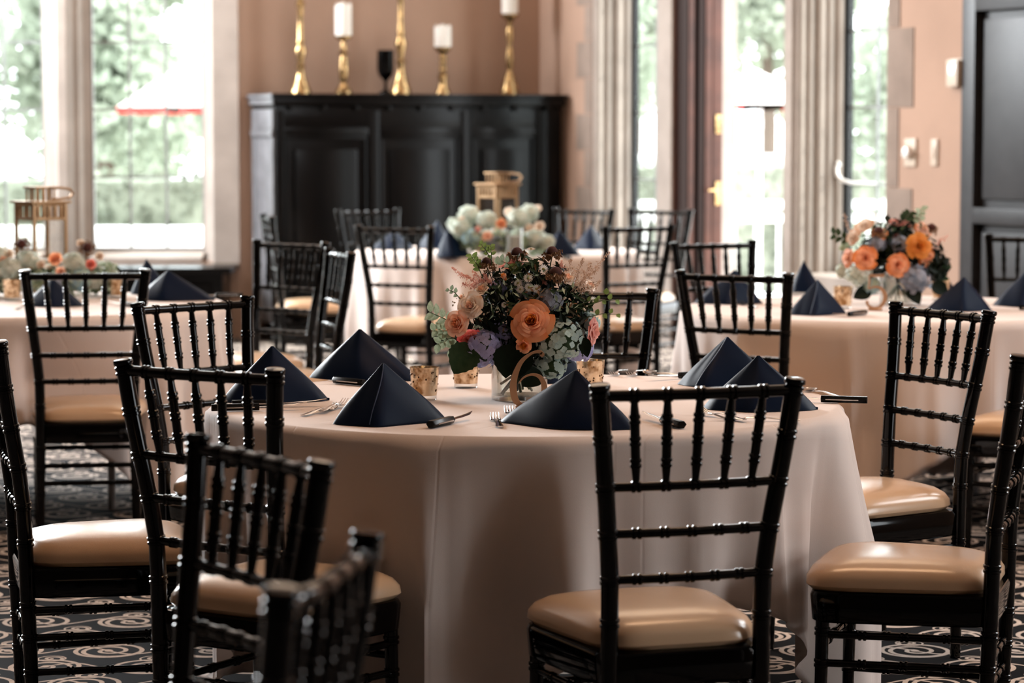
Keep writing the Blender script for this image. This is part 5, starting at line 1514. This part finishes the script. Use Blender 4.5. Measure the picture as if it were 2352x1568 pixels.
for (px, py, dy, r_px, m, n, lab) in (
    (1988, 592, -.11, 30, 'rose_orange', (-.2, -1, .1), 'glowing orange rose at the left front'), (1950, 592, -.05, 24, 'rose_peach', (-.9, -.5, .1), 'pale peach rose at the far left'),
    (2062, 608, -.12, 29, 'rose_orange', (.1, -1, -.05), 'orange rose at the centre front'), (2110, 566, -.10, 33, 'rose_heart', (.2, -1, .2), 'deep orange rose at the right'), (2126, 592, -.06, 26, 'rose_orange', (.6, -.8, -.2), None),
    (2058, 512, 0, 18, 'rose_pink', (0, -.5, 1), None), (2080, 515, 0, 16, 'rose_pink', (.3, -.5, 1), None), (1985, 520, 0, 26, 'rose_cream', (-.5, -.6, .8), None), (1962, 545, -.03, 22, 'rose_cream', (-.8, -.6, .4), None), (2020, 538, -.06, 20, 'rose_peach', (-.1, -.8, .6), None), (2118, 530, -.02, 24, 'rose_peach', (.4, -.6, .6), None)):
    rose(b2_, tuple(LR(px, py, dy)), n, r_px / 640 / 1.05, m, 'rose_heart', 8, False, lab)
for (px, py, dy, r_px, m) in ((1972, 632, -.06, 30, 'hyd_pale'), (2000, 655, -.05, 24, 'hyd_green'), (2100, 640, -.07, 40, 'hyd_slate'), (2065, 560, -.05, 24, 'hyd_slate'), (2015, 560, -.06, 20, 'hyd_slate'), (1938, 622, .0, 18, 'hyd_pale')):
    hydrangea(b2_, tuple(LR(px, py, dy)), (0, -1, 0), r_px / 640, m, 44, False)
for (px, py, dy, s) in ((2018, 532, -.07, .04), (2139, 525, 0, .04), (2060, 545, -.06, .03)): scabiosa(b2_, tuple(LR(px, py, dy)), (0, -.4, 1), s, tuple(LR(2065, 620, 0)))
for i, (b, e, m) in enumerate((((1960, 560), (1938, 488), 'astilbe_pale'), ((2130, 590), (2165, 545), 'astilbe'), ((2130, 580), (2180, 538), 'astilbe'), ((2010, 530), (2010, 488), 'astilbe_pale'))):
    astilbe(b2_, LR(*b), LR(*e), m, .035, 13, 40 + i)
for i, (b, e, m) in enumerate((((1960, 560), (1912, 538), 'leaf_dark'), ((2070, 520), (2090, 490), 'leaf_dark'), ((2110, 530), (2115, 480), 'leaf_sage'), ((2140, 620), (2172, 650), 'leaf_dark'), ((1960, 580), (1935, 565), 'leaf_sage'), ((2150, 640), (2168, 612), 'leaf_dark'))):
    sprig(b2_, LR(*b), LR(*e), m, 6, .028, .010, 50 + i)
for (px, py, d) in ((2000, 665, (-.8, -.4, -.3)), (2090, 660, (.4, -.6, -.7)), (2140, 650, (.8, -.3, -.5))): leaf(b2_, tuple(LR(px, py, -.07)), d, (0, -1, .3), .075, .028, 'leaf_black')

# ---- low flower rings around the two lanterns
def garland(px, py, items, label, seed, rx=.20):
    p = at_z(px, py, TZ)
    t = thing('flower_ring', label, 'flowers', tuple(p), 0, 'low flowers around the lanterns')
    OO = Vector(p); s_ = CAM_F / p.y
    def LL(x, y, dy): return at_d(x, y, p.y + dy) - OO
    rn = random.Random(seed)
    blobs = [(rx * math.cos(a), .16 * math.sin(a), .07, .06) for a in [k * PI / 6 for k in range(12)]]
    greenery(t, blobs, 700, .045, 'leaf_sage', seed=seed)
    greenery(t, blobs, 350, .040, 'leaf_dark', 'dark_foliage', seed=seed + 1)
    for kind, x, y, dy, r, m in items:
        q = LL(x, y, dy); q.z = max(q.z, (r / s_ * .95) if kind in 'rh' else .10)
        if kind == 'r': rose(t, tuple(q), (rn.uniform(-.4, .4), -1, rn.uniform(.1, .8)), r / s_ / 1.05, m, None, 6, False)
        elif kind == 'h': hydrangea(t, tuple(q), (0, -1, 0), r / s_, m, 40, False, fs=.016)
        elif kind == 's': scabiosa(t, tuple(q), (0, -.8, .6), .045, (q.x, q.y + .03, .05))
        elif kind == 'l': leaf(t, tuple(q), (rn.uniform(-.3, .3), -.3, -1), (0, -1, .3), .09, .035, m)
    for k in range(7):   # the rear of the ring
        a = .35 + k * .4
        (rose(t, (rx * math.cos(a), .17 * math.sin(a), .09), (0, .5, 1), .045, ['rose_cream', 'rose_peach', 'rose_pink'][k % 3], None, 5, False) if k % 2 else hydrangea(t, (rx * math.cos(a), .17 * math.sin(a), .08), (0, 0, 1), .055, 'hyd_pale', 34, False, fs=.016))
garland(95, 680, [('r', 128, 597, -.17, 26, 'rose_orange'), ('r', 208, 608, -.12, 20, 'rose_coral'), ('h', 170, 605, -.12, 26, 'hyd_pale'), ('h', 60, 600, -.12, 26, 'hyd_pale'), ('r', 95, 610, -.15, 18, 'rose_cream'), ('h', 20, 620, -.15, 32, 'hyd_pale'), ('s', 49, 562, -.08, 1, ''),
                  ('s', 200, 570, -.05, 1, ''), ('r', 140, 625, -.17, 20, 'rose_peach'), ('r', 70, 630, -.16, 22, 'rose_peach'), ('h', 180, 640, -.14, 26, 'hyd_green'), ('h', 120, 650, -.16, 24, 'hyd_slate'), ('l', 30, 640, -.16, 1, 'leaf_black'), ('r', 185, 560, -.02, 16, 'rose_cream'),
                  ('h', -10, 590, -.1, 30, 'hyd_pale'), ('r', 20, 585, -.1, 20, 'rose_cream'), ('r', 230, 590, -.05, 18, 'rose_cream'), ('r', -5, 655, -.14, 20, 'rose_orange'), ('h', 215, 645, -.1, 20, 'hyd_pale'), ('r', 8, 600, -.14, 18, 'rose_peach')],
        'low ring of orange, pink and pale flowers around the left lantern', 61, .26)
garland(1146, 588, [('r', 1150, 515, -.16, 20, 'rose_orange'), ('h', 1118, 505, -.12, 22, 'hyd_pale'), ('h', 1190, 502, -.12, 24, 'hyd_pale'), ('r', 1120, 545, -.17, 20, 'rose_peach'), ('r', 1170, 488, -.06, 18, 'rose_cream'), ('h', 1078, 495, -.05, 24, 'hyd_pale'), ('h', 1060, 525, -.1, 24, 'hyd_pale'),
                    ('r', 1062, 505, -.08, 12, 'rose_peach'), ('h', 1215, 490, -.04, 22, 'hyd_pale'), ('r', 1240, 522, -.08, 20, 'rose_cream'), ('r', 1215, 525, -.12, 16, 'rose_cream'), ('h', 1085, 545, -.14, 22, 'hyd_green'), ('h', 1225, 550, -.1, 22, 'hyd_pale'), ('r', 1098, 530, -.15, 15, 'rose_pink'),
                    ('h', 1140, 560, -.17, 18, 'hyd_slate'), ('r', 1100, 570, -.15, 16, 'rose_peach'), ('r', 1235, 480, 0, 14, 'rose_cream'), ('h', 1255, 555, -.06, 18, 'hyd_pale'), ('h', 1045, 515, -.02, 16, 'hyd_pale')],
        'low ring of pale flowers around the farthest lantern', 77, .20)
